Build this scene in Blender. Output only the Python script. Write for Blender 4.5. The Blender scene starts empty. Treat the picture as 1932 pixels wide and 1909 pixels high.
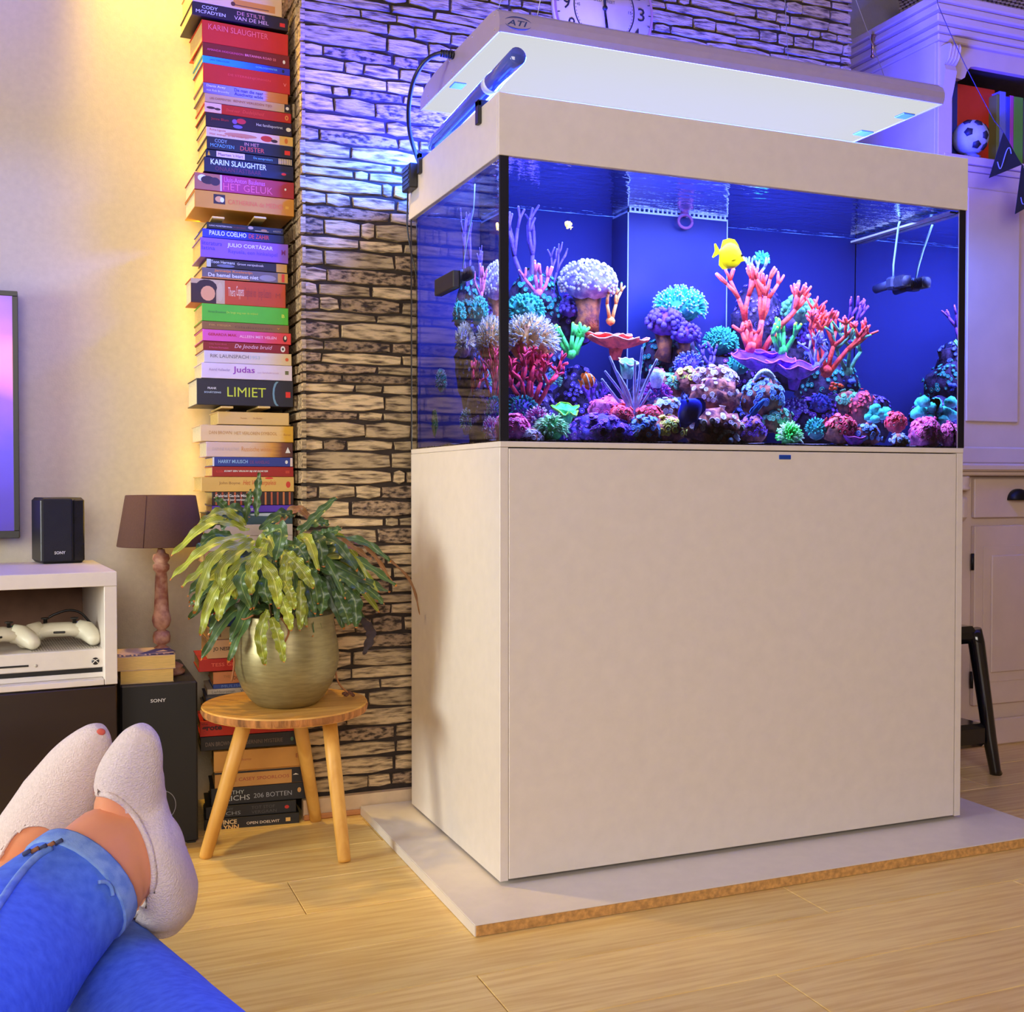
import bpy, bmesh, math, random
from mathutils import Vector, Matrix, noise
S = bpy.context.scene
COL = S.collection
R = math.radians
# ------------------------------------------------------------------ camera
W, H = 1932, 1909
F, YAW, PITCH = 2119.42, 0.389647, -0.020112
CAM = Vector((-0.8322, -2.0894, 0.8339))
cd = bpy.data.cameras.new('camera'); cam = bpy.data.objects.new('camera', cd); COL.objects.link(cam)
cam.location = CAM; cam.rotation_euler = (math.pi/2 + PITCH, 0, -YAW)
cd.sensor_fit = 'HORIZONTAL'; cd.sensor_width = 36; cd.lens = 36*F/W; cd.clip_start = .05
S.camera = cam
# ------------------------------------------------------------------ exposure, world, lights
S.view_settings.view_transform = 'Standard'; S.view_settings.look = 'None'
S.view_settings.gamma = 1; S.view_settings.use_curve_mapping = False; S.view_settings.exposure = 0
cy = S.cycles
cy.use_denoising = True; cy.caustics_reflective = False; cy.caustics_refractive = False
cy.sample_clamp_indirect = 4; cy.max_bounces = 10; cy.diffuse_bounces = 3; cy.glossy_bounces = 3
cy.transmission_bounces = 8; cy.transparent_max_bounces = 12
wd = bpy.data.worlds.new('room_air'); S.world = wd; wd.use_nodes = True
wd.node_tree.nodes['Background'].inputs[0].default_value = (1, .60, .30, 1)
wd.node_tree.nodes['Background'].inputs[1].default_value = .14
def light(name, kind, loc, target, power, color, size=.1, sy=None, spread=None, spot=None):
    l = bpy.data.lights.new(name, kind); o = bpy.data.objects.new(name, l); COL.objects.link(o)
    o.location = loc; l.energy = power; l.color = color
    o.rotation_euler = (Vector(target)-Vector(loc)).to_track_quat('-Z', 'Y').to_euler()
    if kind == 'AREA':
        l.size = size
        if sy: l.shape = 'RECTANGLE'; l.size_y = sy
        if spread: l.spread = R(spread)
    else:
        l.shadow_soft_size = size
        if spot: l.spot_size = R(spot); l.spot_blend = .6
    return o
# daylight from the window on the left and an unseen soft fill behind the camera
light('window_daylight', 'AREA', (-3.3, -.25, .98), (0, .16, .5), 21.5, (.95, 1, .93), .9, .8, 95)
light('rear_fill', 'AREA', (-1.6, -4.6, 2.0), (.2, .4, .9), 138, (1, .91, .83), 2.6, 1.8)
# added warm spot, unseen, tinting the book corner yellow
light('corner_fill_spot', 'SPOT', (-.80, .80, 2.57), (-.27, .80, 1.15), 95, (1, .66, .12), .05, spot=52)
light('warm_fill_strip', 'AREA', (-.475, .885, 1.6), (-1.3, 1.5, 1.6), 1.9, (1, .58, .04), .012, 1.8)  # unseen strip behind the books, added for the yellow glow on the wall
# fixture light on the air side; unseen lamps added for bounce and underwater light
light('tube_glow', 'AREA', (.58, .29, 1.725), (.58, .29, 0), 600, (.02, .11, 1), 1.1, .46)
light('water_bounce_fill', 'AREA', (.6, .34, 1.56), (.6, .40, 3), 580, (.02, .03, 1), 1.0, .4)
for k in range(3):
    tl = light('tank_fill_light', 'AREA', (.22+.38*k, .15, 1.475), (.22+.38*k, .24, .95), 22, (.42, .52, 1), .34, .26)
    tl.visible_transmission = tl.visible_glossy = False
# ------------------------------------------------------------------ pixel / world helpers (real planes of the room)
FW = Vector((math.sin(YAW)*math.cos(PITCH), math.cos(YAW)*math.cos(PITCH), math.sin(PITCH)))
RT = Vector((math.cos(YAW), -math.sin(YAW), 0)); UP = RT.cross(FW)
def ray(x, y): return FW + RT*((x-W/2)/F) - UP*((y-H/2)/F)
def on(x, y, ax, v):
    d = ray(x, y); return CAM + d*((v-CAM[ax])/d[ax])
def at(x, y, dep): return CAM + ray(x, y)*dep
def inw(x, y, Y):
    """point inside the water seen at pixel x, y through the front pane (bent at Y = 0)"""
    d = ray(x, y).normalized(); p = CAM + d*((0.0108-CAM.y)/d.y)
    n = Vector((0, -1, 0)); r = 1/1.33; c = -n.dot(d)
    t = d*r + n*(r*c - math.sqrt(1-r*r*(1-c*c)))
    return p + t*((Y-p.y)/t.y)
# ------------------------------------------------------------------ materials
def lin(c):
    f = lambda v: (v/255/12.92) if v/255 <= .04045 else ((v/255+.055)/1.055)**2.4
    return (f(c[0]), f(c[1]), f(c[2]), 1)
MATS = {}
def M(name, c, rough=.5, metal=0, var=.06, nscale=30, bump=0, bscale=None, stretch=(1, 1, 1), emit=None, rnd=0, coat=0, spec=None, c2=None, c2pos=(.4, .62), sss=0, detail=4):
    if name in MATS: return MATS[name]
    m = bpy.data.materials.new(name); m.use_nodes = True; MATS[name] = m
    nt = m.node_tree; N = nt.nodes; L = nt.links; b = N['Principled BSDF']
    b.inputs['Roughness'].default_value = rough; b.inputs['Metallic'].default_value = metal
    if coat: b.inputs['Coat Weight'].default_value = coat
    if spec is not None: b.inputs['Specular IOR Level'].default_value = spec
    if sss: b.inputs['Subsurface Weight'].default_value = sss; b.inputs['Subsurface Radius'].default_value = (.01, .005, .003)
    tc = N.new('ShaderNodeTexCoord'); mp = N.new('ShaderNodeMapping'); mp.inputs['Scale'].default_value = stretch
    L.new(tc.outputs['Object'], mp.inputs['Vector'])
    nz = N.new('ShaderNodeTexNoise'); nz.inputs['Scale'].default_value = nscale; nz.inputs['Detail'].default_value = detail
    L.new(mp.outputs[0], nz.inputs['Vector'])
    rp = N.new('ShaderNodeValToRGB'); L.new(nz.outputs['Fac'], rp.inputs['Fac'])
    a = lin(c)
    if c2:
        rp.color_ramp.elements[0].color = lin(c2); rp.color_ramp.elements[0].position = c2pos[0]
        rp.color_ramp.elements[1].color = a; rp.color_ramp.elements[1].position = c2pos[1]
    else:
        rp.color_ramp.elements[0].position = .3; rp.color_ramp.elements[1].position = .7
        rp.color_ramp.elements[0].color = tuple(max(0, v*(1-var*2)) for v in a[:3])+(1,)
        rp.color_ramp.elements[1].color = tuple(min(1, v*(1+var)) for v in a[:3])+(1,)
    out = rp.outputs['Color']
    if rnd:
        oi = N.new('ShaderNodeObjectInfo'); hs = N.new('ShaderNodeHueSaturation')
        mr = N.new('ShaderNodeMapRange'); mr.inputs['To Min'].default_value = 1-rnd; mr.inputs['To Max'].default_value = 1+rnd
        L.new(oi.outputs['Random'], mr.inputs['Value']); L.new(mr.outputs[0], hs.inputs['Value'])
        L.new(out, hs.inputs['Color']); out = hs.outputs['Color']
    L.new(out, b.inputs['Base Color'])
    if bump:
        n2 = N.new('ShaderNodeTexNoise'); n2.inputs['Scale'].default_value = bscale or nscale*3; n2.inputs['Detail'].default_value = 5
        L.new(mp.outputs[0], n2.inputs['Vector'])
        bp = N.new('ShaderNodeBump'); bp.inputs['Strength'].default_value = bump; bp.inputs['Distance'].default_value = .004
        L.new(n2.outputs['Fac'], bp.inputs['Height']); L.new(bp.outputs[0], b.inputs['Normal'])
    if emit:
        b.inputs['Emission Color'].default_value = lin(emit[0]); b.inputs['Emission Strength'].default_value = emit[1]
    return m
def Mgrad(name, stops, axis=0, rough=.45, emit=0, nz=0):
    """colour bands printed along a cover: stops in object coordinates 0..1 (Generated)"""
    if name in MATS: return MATS[name]
    m = bpy.data.materials.new(name); m.use_nodes = True; MATS[name] = m
    nt = m.node_tree; N = nt.nodes; L = nt.links; b = N['Principled BSDF']; b.inputs['Roughness'].default_value = rough
    tc = N.new('ShaderNodeTexCoord'); sp = N.new('ShaderNodeSeparateXYZ'); L.new(tc.outputs['Generated'], sp.inputs[0])
    rp = N.new('ShaderNodeValToRGB'); src = sp.outputs[axis]
    if nz:
        n1 = N.new('ShaderNodeTexNoise'); n1.inputs['Scale'].default_value = 4; L.new(tc.outputs['Generated'], n1.inputs['Vector'])
        ma = N.new('ShaderNodeMath'); ma.operation = 'MULTIPLY_ADD'; ma.inputs[1].default_value = nz
        L.new(n1.outputs['Fac'], ma.inputs[0]); L.new(src, ma.inputs[2])
        mb = N.new('ShaderNodeMath'); mb.operation = 'SUBTRACT'; mb.inputs[1].default_value = nz/2; L.new(ma.outputs[0], mb.inputs[0]); src = mb.outputs[0]
    L.new(src, rp.inputs['Fac'])
    cr = rp.color_ramp
    cr.elements[0].position, cr.elements[0].color = stops[0][0], lin(stops[0][1])
    cr.elements[1].position, cr.elements[1].color = stops[-1][0], lin(stops[-1][1])
    for p, c in stops[1:-1]:
        e = cr.elements.new(p); e.color = lin(c)
    L.new(rp.outputs[0], b.inputs['Base Color'])
    if emit:
        L.new(rp.outputs[0], b.inputs['Emission Color']); b.inputs['Emission Strength'].default_value = emit
    return m
# ------------------------------------------------------------------ mesh builder
class MB:
    def __init__(s): s.v = []; s.f = []; s.sm = []
    def add(s, vs, fs, smooth=False, T=None):
        k = len(s.v)
        s.v += [tuple(T @ Vector(v)) if T else tuple(v) for v in vs]
        for f in fs: s.f.append(tuple(i+k for i in f)); s.sm.append(smooth)
        return s
    def box(s, x0, x1, y0, y1, z0, z1, b=0, T=None):
        if x0 > x1: x0, x1 = x1, x0
        if y0 > y1: y0, y1 = y1, y0
        if z0 > z1: z0, z1 = z1, z0
        b = min(b, (x1-x0)*.45, (y1-y0)*.45, (z1-z0)*.45)
        if b <= 0:
            vs = [(x, y, z) for x in (x0, x1) for y in (y0, y1) for z in (z0, z1)]
            return s.add(vs, [(0, 1, 3, 2), (4, 6, 7, 5), (0, 4, 5, 1), (2, 3, 7, 6), (0, 2, 6, 4), (1, 5, 7, 3)], T=T)
        vs, ix = [], {}
        for i, x in enumerate((x0, x1)):
            for j, y in enumerate((y0, y1)):
                for k, z in enumerate((z0, z1)):
                    sx, sy, sz = (b, -b)[i], (b, -b)[j], (b, -b)[k]
                    ix[i, j, k] = len(vs); vs += [(x, y+sy, z+sz), (x+sx, y, z+sz), (x+sx, y+sy, z)]
        g = lambda i, j, k, a: ix[i, j, k]+a
        fs = []
        for i in (0, 1): fs.append([g(i, 0, 0, 0), g(i, 1, 0, 0), g(i, 1, 1, 0), g(i, 0, 1, 0)])
        for j in (0, 1): fs.append([g(0, j, 0, 1), g(1, j, 0, 1), g(1, j, 1, 1), g(0, j, 1, 1)])
        for k in (0, 1): fs.append([g(0, 0, k, 2), g(1, 0, k, 2), g(1, 1, k, 2), g(0, 1, k, 2)])
        for i in (0, 1):
            for j in (0, 1): fs.append([g(i, j, 0, 0), g(i, j, 0, 1), g(i, j, 1, 1), g(i, j, 1, 0)])
            for k in (0, 1): fs.append([g(i, 0, k, 0), g(i, 0, k, 2), g(i, 1, k, 2), g(i, 1, k, 0)])
        for j in (0, 1):
            for k in (0, 1): fs.append([g(0, j, k, 1), g(0, j, k, 2), g(1, j, k, 2), g(1, j, k, 1)])
        for i in (0, 1):
            for j in (0, 1):
                for k in (0, 1): fs.append([g(i, j, k, 0), g(i, j, k, 1), g(i, j, k, 2)])
        c = Vector(((x0+x1)/2, (y0+y1)/2, (z0+z1)/2)); out = []
        for f in fs:
            a = [Vector(vs[i]) for i in f]; n = (a[1]-a[0]).cross(a[2]-a[0]); m = sum(a, Vector())/len(a)
            out.append(tuple(f) if n.dot(m-c) > 0 else tuple(reversed(f)))
        return s.add(vs, out, T=T)
    def loft(s, rings, cap=True, smooth=True, closed=True):
        n = len(rings[0]); vs = [p for r in rings for p in r]; fs = []
        for i in range(len(rings)-1):
            for j in range(n if closed else n-1):
                a, b2 = i*n+j, i*n+(j+1) % n
                fs.append((a, b2, b2+n, a+n))
        if cap: fs.append(tuple(reversed(range(n)))); fs.append(tuple((len(rings)-1)*n+j for j in range(n)))
        return s.add(vs, fs, smooth)
    def tube(s, pts, rad, n=8, cap=True, smooth=True):
        pts = [Vector(p) for p in pts]; rs = rad if isinstance(rad, (list, tuple)) else [rad]*len(pts)
        rings = []; up = None
        for i, p in enumerate(pts):
            t = (pts[min(i+1, len(pts)-1)]-pts[max(i-1, 0)]).normalized()
            if up is None: up = t.orthogonal().normalized()
            up = (up - t*up.dot(t))
            up = up.normalized() if up.length > 1e-6 else t.orthogonal().normalized()
            q = t.cross(up)
            rings.append([p+up*(rs[i]*math.cos(2*math.pi*k/n))+q*(rs[i]*math.sin(2*math.pi*k/n)) for k in range(n)])
        return s.loft(rings, cap, smooth)
    def lathe(s, prof, n=24, c=(0, 0, 0), cap=True, smooth=True, sx=1, sy=1):
        rings = [[(c[0]+r*sx*math.cos(2*math.pi*k/n), c[1]+r*sy*math.sin(2*math.pi*k/n), c[2]+z) for k in range(n)] for r, z in prof]
        return s.loft(rings, cap, smooth)
    def prism(s, poly, d0, d1, plane='xz', T=None):
        n = len(poly)
        mk = {'xz': lambda a, b, d: (a, d, b), 'xy': lambda a, b, d: (a, b, d), 'yz': lambda a, b, d: (d, a, b)}[plane]
        vs = [mk(a, b, d0) for a, b in poly]+[mk(a, b, d1) for a, b in poly]
        fs = [tuple(range(n)), tuple(reversed(range(n, 2*n)))]+[(i, i+n, (i+1) % n+n, (i+1) % n) for i in range(n)]
        return s.add(vs, fs, T=T)
    def ico(s, c, r, sub=2, nz=0, ns=3, seed=0, smooth=True, T=None):
        bm = bmesh.new(); bmesh.ops.create_icosphere(bm, subdivisions=sub, radius=1)
        rr = r if isinstance(r, (list, tuple)) else (r, r, r); vs = []
        for v in bm.verts:
            k = 1+nz*noise.noise(v.co*ns+Vector((seed*7.3, seed*3.1, seed))) if nz else 1
            vs.append((c[0]+v.co.x*rr[0]*k, c[1]+v.co.y*rr[1]*k, c[2]+v.co.z*rr[2]*k))
        fs = [tuple(v.index for v in f.verts) for f in bm.faces]; bm.free()
        return s.add(vs, fs, smooth, T)
    def build(s, name, mat, parent=None, label=None, kind=None, world=True, fix=True):
        me = bpy.data.meshes.new(name); vs = s.v
        if parent is not None and world:
            I = rootm(parent).inverted(); vs = [I @ Vector(v) for v in vs]
        me.from_pydata([tuple(v) for v in vs], [], s.f)
        me.polygons.foreach_set('use_smooth', s.sm)
        if fix:
            bm = bmesh.new(); bm.from_mesh(me); bmesh.ops.recalc_face_normals(bm, faces=bm.faces); bm.to_mesh(me); bm.free()
        me.update()
        if mat: me.materials.append(mat)
        o = bpy.data.objects.new(name, me); COL.objects.link(o)
        if parent is not None: o.parent = parent
        if label: o['label'] = label
        if kind: o['kind'] = kind
        return o
def rootm(o):
    m = Matrix.Identity(4)
    while o is not None:
        m = Matrix.LocRotScale(o.location, o.rotation_euler, o.scale) @ m; o = o.parent
    return m
def thing(name, label, cat, loc=(0, 0, 0), rz=0, group=None):
    o = bpy.data.objects.new(name, None); COL.objects.link(o); o.empty_display_size = .02
    o.location = loc; o.rotation_euler = (0, 0, rz); o['label'] = label; o['category'] = cat
    if group: o['group'] = group
    return o
def tag(o, label, cat, group=None):
    o['label'] = label; o['category'] = cat
    if group: o['group'] = group
    return o
TC = {}
def text2d(s, bold=0, shear=0, sp=1, res=2):
    k = (s, bold, shear, sp)
    if k not in TC:
        cu = bpy.data.curves.new('lettering', 'FONT'); cu.body = s; cu.resolution_u = res; cu.offset = bold; cu.shear = shear; cu.space_character = sp
        ob = bpy.data.objects.new('lettering', cu); COL.objects.link(ob)
        me = bpy.data.meshes.new_from_object(ob.evaluated_get(bpy.context.evaluated_depsgraph_get()))
        TC[k] = ([(v.co.x, v.co.y) for v in me.vertices], [tuple(p.vertices) for p in me.polygons])
        bpy.data.objects.remove(ob); bpy.data.curves.remove(cu); bpy.data.meshes.remove(me)
    return TC[k]
def lettering(s, T, x0, x1, y0, y1, mat, parent, fit='box', name='lettering', **k):
    """flat print filling the rectangle x0..x1, y0..y1 of the plane whose frame is T (x right, y up)"""
    vs, fs = text2d(s, **k)
    if not vs: return
    a0, a1 = min(v[0] for v in vs), max(v[0] for v in vs); b0, b1 = min(v[1] for v in vs), max(v[1] for v in vs)
    sx, sy = (x1-x0)/max(a1-a0, 1e-6), (y1-y0)/max(b1-b0, 1e-6)
    mb = MB(); mb.add([T @ Vector((x0+(v[0]-a0)*sx, y0+(v[1]-b0)*sy, 0)) for v in vs], fs)
    return mb.build(name, mat, parent, fix=False)
def frame_xz(o, rz=0):
    """plane frame facing -Y (x right, y up) at o, turned rz about Z"""
    c, s_ = math.cos(rz), math.sin(rz)
    return Matrix(((c, 0, s_, o[0]), (s_, 0, -c, o[1]), (0, 1, 0, o[2]), (0, 0, 0, 1)))
white = M('white_lacquer', (224, 214, 205), .38, var=.02)
black = M('black_plastic', (24, 22, 23), .4, var=.1)
# ================================================================== the room
def structure(name): o = bpy.data.objects.new(name, None); COL.objects.link(o); o['kind'] = 'structure'; return o
plaster = M('plaster', (200, 188, 168), .9, var=.03, nscale=60, bump=.12, bscale=220)
grey_wall = M('grey_plaster', (150, 140, 140), .9, var=.03, nscale=50, bump=.1)
def S1(name, mat, *b):
    mb = MB(); mb.box(*b); o = mb.build(name, mat); o['kind'] = 'structure'; return o
YS, YW = .68, .95                          # stone face of the chimney breast, plaster wall
XL, XR = -.258, 1.42
S1('wall_back', plaster, -2.6, XL+.02, YW, YW+.1, 0, 2.6)
S1('wall_right', grey_wall, XR-.02, 3.2, 1.15, 1.25, 0, 2.6)
S1('ceiling', M('ceiling_paint', (235, 228, 218), .9), -2.6, 3.2, -1.2, 1.25, 2.6, 2.65)
# ---- floor: laminate boards laid along X
rng = random.Random(4)
fl = S1('floor', M('underlay', (90, 60, 30), .9), -3.0, 3.2, -3.2, 1.25, -.06, -.012)
wood = M('oak_laminate', (238, 206, 130), .34, var=.16, nscale=5, bump=.06, bscale=40, stretch=(1, 16, 16), rnd=.07, c2=(222, 182, 106), c2pos=(.36, .6))
y, row = -2.6, 0
while y < 1.15:
    x = -2.2 - (row*.47 % 1.2)
    while x < 3.0:
        MB().box(x+.0006, x+1.2-.0006, y+.0006, y+.19-.0006, -.012, 0, .0012).build('floor_board', wood, fl)
        x += 1.2
    y += .19; row += 1
# ---- chimney breast clad in split stone
ws = S1('wall_stone', M('stone_mortar', (58, 46, 38), .95, var=.2), XL+.012, XR-.012, YS+.012, 1.15, 0, 2.6)
stone = M('split_stone', (216, 186, 140), .85, nscale=20, detail=9, bump=1.0, bscale=60, stretch=(1, 6, 6), rnd=.28, c2=(78, 58, 40), c2pos=(.32, .56))
dark_stone = M('split_stone_dark', (176, 146, 112), .85, nscale=50, detail=9, bump=1.0, bscale=90, stretch=(1, 2.4, 2.4), rnd=.25, c2=(60, 46, 36), c2pos=(.38, .57))
def stone_mesh(mb, x0, x1, z0, z1, rg, d=.007):
    """one split stone: irregular outline, front face proud of the joint by 6..14 mm"""
    h, w = z1-z0, x1-x0; j = h*.08; e = .0005
    n = max(2, int(w/.05))
    top = [(x0+e+(w-2*e)*i/n, z1-e-rg.random()*j) for i in range(n+1)]
    bot = [(x0+e+(w-2*e)*i/n, z0+e+rg.random()*j) for i in range(n+1)]
    top[0] = (top[0][0]+rg.random()*.004, top[0][1]-h*.1); top[-1] = (top[-1][0]-rg.random()*.006, top[-1][1]-h*.12)
    bot[0] = (bot[0][0]+rg.random()*.004, bot[0][1]+h*.1); bot[-1] = (bot[-1][0]-rg.random()*.006, bot[-1][1]+h*.12)
    out = bot+top[::-1]; m = len(out); cx, cz = (x0+x1)/2, (z0+z1)/2
    f = d*(.5+.6*rg.random()); ins = min(.0018, h*.07)
    front = []
    for px, pz in out:
        dx, dz = px-cx, pz-cz
        front.append((px-math.copysign(min(ins, abs(dx)*.5), dx), YS+.012-f-rg.random()*.003, pz-math.copysign(min(ins, abs(dz)*.5), dz)))
    back = [(px, YS+.013, pz) for px, pz in out]; mid = [(px, YS+.012-f*.55, pz) for px, pz in out]
    vs = back+mid+front; fs = []
    for a in (0, m):
        for i in range(m): fs.append((a+i, a+(i+1) % m, a+m+(i+1) % m, a+m+i))
    k = 2*m
    for i in range(n): fs.append((k+i, k+i+1, k+m-2-i, k+m-1-i))
    mb.add(vs, fs)
rs = random.Random(11); z = .055; count = 0; infill = MB()
rows = []
while z < 2.55:
    h = rs.choice((.024, .03, .034, .038, .046)); rows.append((z, z+h)); z += h
for z0, z1 in rows:
    x = XL
    while x < XR-.01:
        w = rs.uniform(.05, .24) if rs.random() < .8 else rs.uniform(.03, .07)
        x1 = min(XR, x+w)
        if XR-x1 < .03: x1 = XR
        vis = z0 < 2.32 and (x < .12 or z0 > 1.62 or (x > 1.2 and z0 > 1.9))
        if vis and count < 300:
            mb = MB(); stone_mesh(mb, x, x1, z0, z1, rs); count += 1
            mb.build('stone', dark_stone if rs.random() < .22 else stone, ws)
        elif x < .25 or z0 > 1.5: stone_mesh(infill, x, x1, z0, z1, rs)
        x = x1
infill.build('stone_infill', stone, ws, kind='stuff')
side = MB()                                   # return of the cladding round the left corner
for z0, z1 in rows:
    y = YS
    while y < YW:
        w = rs.uniform(.03, .11); y1 = min(YW, y+w); t = rs.uniform(.006, .012); j = .3*(z1-z0)
        side.prism([(y+.002, z0+.002+rs.random()*j*.3), (y1-.002, z0+.002+rs.random()*j*.3), (y1-.002, z1-.002-rs.random()*j*.3), (y+.002, z1-.002-rs.random()*j*.3)], XL+.013, XL+.012-t, 'yz')
        y = y1
side.build('return_stones', stone, ws, kind='stuff')
bb = S1('baseboard_left', M('baseboard_paint', (214, 186, 150), .5), XL-.002, 0.2, .662, YS+.002, 0, .05)
MB().box(XL-.002, .2, .655, .664, 0, .014, .003).build('quarter_round', M('baseboard_trim', (190, 130, 80), .5), bb)
# ---- white board under the aquarium
pl = thing('base_board', 'thin white base board lying on the floor under the aquarium cabinet', 'board', (.6, .23, 0))
edge = M('chipboard_edge', (206, 156, 92), .7, var=.2, nscale=90)
MB().box(-.115, 1.335, -.17, .655, .001, .0205).build('core', edge, pl, 'raw yellowish front edge')
MB().box(-.117, 1.337, -.1695, .655, .0205, .0225, .0006).build('top_sheet', white, pl)
MB().box(-.1175, -.1145, -.169, .655, .001, .0205).build('edge_strip', white, pl)
# ================================================================== aquarium
Z0, ZC, ZR, ZT = .03, .9185, 1.487, 1.611       # cabinet foot, cabinet top, rim bottom, rim top
cab = thing('aquarium_cabinet', 'tall white cabinet with one wide plain front standing under the aquarium', 'cabinet', (.6, .3, .023))
MB().box(.03, 1.17, .04, .57, .023, Z0+.002).build('plinth', black, cab, 'dark recessed plinth')
MB().box(0, .0185, .001, .6, Z0, ZC-.012, .001).build('side_panel', white, cab)
MB().box(1.1815, 1.2, .001, .6, Z0, ZC-.012, .001).build('side_panel', white, cab)
MB().box(0, 1.2, 0, .6, ZC-.0115, ZC, .001).build('top_panel', white, cab)
MB().box(.0185, 1.1815, .57, .585, Z0, ZC-.012).build('back_panel', white, cab)
MB().box(.0192, 1.1785, .0004, .018, Z0+.003, ZC-.014, .0012).build('front_panel', white, cab)
bd = MB().box(.668, .700, -.002, .0007, ZC-.031, ZC-.021, .0012).build('badge', M('badge_blue', (40, 80, 190), .3, metal=.3), cab, 'small blue metal badge')
glassm = bpy.data.materials.new('pane_glass'); glassm.use_nodes = True
def _pane(m):
    nt = m.node_tree; N = nt.nodes; L = nt.links; N.remove(N['Principled BSDF'])
    t = N.new('ShaderNodeBsdfTransparent'); g = N.new('ShaderNodeBsdfGlossy'); g.inputs['Roughness'].default_value = 0
    fr = N.new('ShaderNodeFresnel'); fr.inputs[0].default_value = 1.22
    ge = N.new('ShaderNodeNewGeometry'); mu = N.new('ShaderNodeMath'); mu.operation = 'MULTIPLY'
    iv = N.new('ShaderNodeMath'); iv.operation = 'SUBTRACT'; iv.inputs[0].default_value = 1
    L.new(ge.outputs['Backfacing'], iv.inputs[1]); L.new(fr.outputs[0], mu.inputs[0]); L.new(iv.outputs[0], mu.inputs[1])
    mx = N.new('ShaderNodeMixShader'); L.new(mu.outputs[0], mx.inputs[0]); L.new(t.outputs[0], mx.inputs[1]); L.new(g.outputs[0], mx.inputs[2])
    L.new(mx.outputs[0], N['Material Output'].inputs[0])
_pane(glassm)
def water_mat(name, wave):
    m = bpy.data.materials.new(name); m.use_nodes = True; nt = m.node_tree; N = nt.nodes; L = nt.links; N.remove(N['Principled BSDF'])
    g = N.new('ShaderNodeBsdfGlass'); g.inputs['Roughness'].default_value = 0; g.inputs['IOR'].default_value = 1.33
    g.inputs['Color'].default_value = (.93, .95, 1, 1); L.new(g.outputs[0], N['Material Output'].inputs[0])
    if wave:
        tc = N.new('ShaderNodeTexCoord'); mp = N.new('ShaderNodeMapping'); mp.inputs['Scale'].default_value = (1, 2.2, 1); L.new(tc.outputs['Object'], mp.inputs[0])
        nz = N.new('ShaderNodeTexNoise'); nz.inputs['Scale'].default_value = 16; nz.inputs['Detail'].default_value = 3; L.new(mp.outputs[0], nz.inputs['Vector'])
        bp = N.new('ShaderNodeBump'); bp.inputs['Strength'].default_value = .35; bp.inputs['Distance'].default_value = .01
        L.new(nz.outputs['Fac'], bp.inputs['Height']); L.new(bp.outputs[0], g.inputs['Normal'])
    return m
tank = thing('aquarium', 'glass reef aquarium with white rim standing on the white cabinet', 'aquarium', (.6, .3, ZC))
ZW = 1.496
MB().box(0, 1.2, 0, .01, ZC, 1.56).build('glass_pane', glassm, tank)
MB().box(0, .01, .0102, .6, ZC, 1.56).build('glass_pane', glassm, tank)
MB().box(1.19, 1.2, .0102, .6, ZC, 1.56).build('glass_pane', glassm, tank)
MB().box(.0104, 1.1896, .5898, .5998, ZC, 1.56).build('rear_pane', glassm, tank)
backm = M('backdrop_film', (24, 28, 88), .8, var=.04, nscale=3)
MB().box(.0125, 1.1875, .580, .586, ZC+.004, ZW-.0006).build('backdrop', backm, tank, 'deep blue backdrop film')
mb = MB().box(.0108, 1.1892, .0108, .5892, ZC+.0008, ZW); wt = mb.build('water', water_mat('aquarium_water', False), tank)
wt.data.materials.append(water_mat('water_surface', True))
for p_ in wt.data.polygons:
    if p_.normal.z > .9: p_.material_index = 1
sil = M('black_silicone', (18, 18, 34), .35)
for x0, x1 in ((-.0006, .0185), (1.181, 1.2006)):
    MB().box(x0, x1, -.0012, .0004, ZC+.0004, ZR, .0004).build('silicone_seam', sil, tank)
MB().box(-.0008, .0004, .590, .6, ZC+.0004, ZR, .0004).build('silicone_seam', sil, tank)
MB().box(-.0008, .0004, .0004, .005, ZC+.0004, ZR, .0004).build('silicone_seam', sil, tank)
MB().box(-.004, 1.204, -.004, .009, ZR, ZT, .001).box(-.004, .009, .0092, .604, ZR, ZT, .001).box(1.191, 1.204, .0092, .604, ZR, ZT, .001).box(.0092, 1.1908, .591, .604, ZR, ZT, .001).build('rim', white, tank)
sand = MB(); g = 26
vs = [(.013+1.172*i/60, .013+.565*j/g, ZC+.0045+.003*noise.noise(Vector((i*.35, j*.35, 0)))) for j in range(g+1) for i in range(61)]
sand.add(vs, [(j*61+i, j*61+i+1, j*61+i+62, j*61+i+61) for j in range(g) for i in range(60)], True)
sand.add([(.013+1.172*i/60, .0126, vs[i][2] if k else ZC+.002) for k in (0, 1) for i in range(61)], [(i, i+1, i+62, i+61) for i in range(60)])
sand.add([(.0126, .013+.565*j/g, vs[j*61][2] if k else ZC+.002) for k in (0, 1) for j in range(g+1)], [(j, j+1, j+g+2, j+g+1) for j in range(g)])
sand.build('sand_bed', M('coral_sand', (190, 180, 200), .9, var=.4, nscale=160, bump=.8, bscale=300, c2=(90, 70, 130)), tank, kind='stuff')
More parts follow.
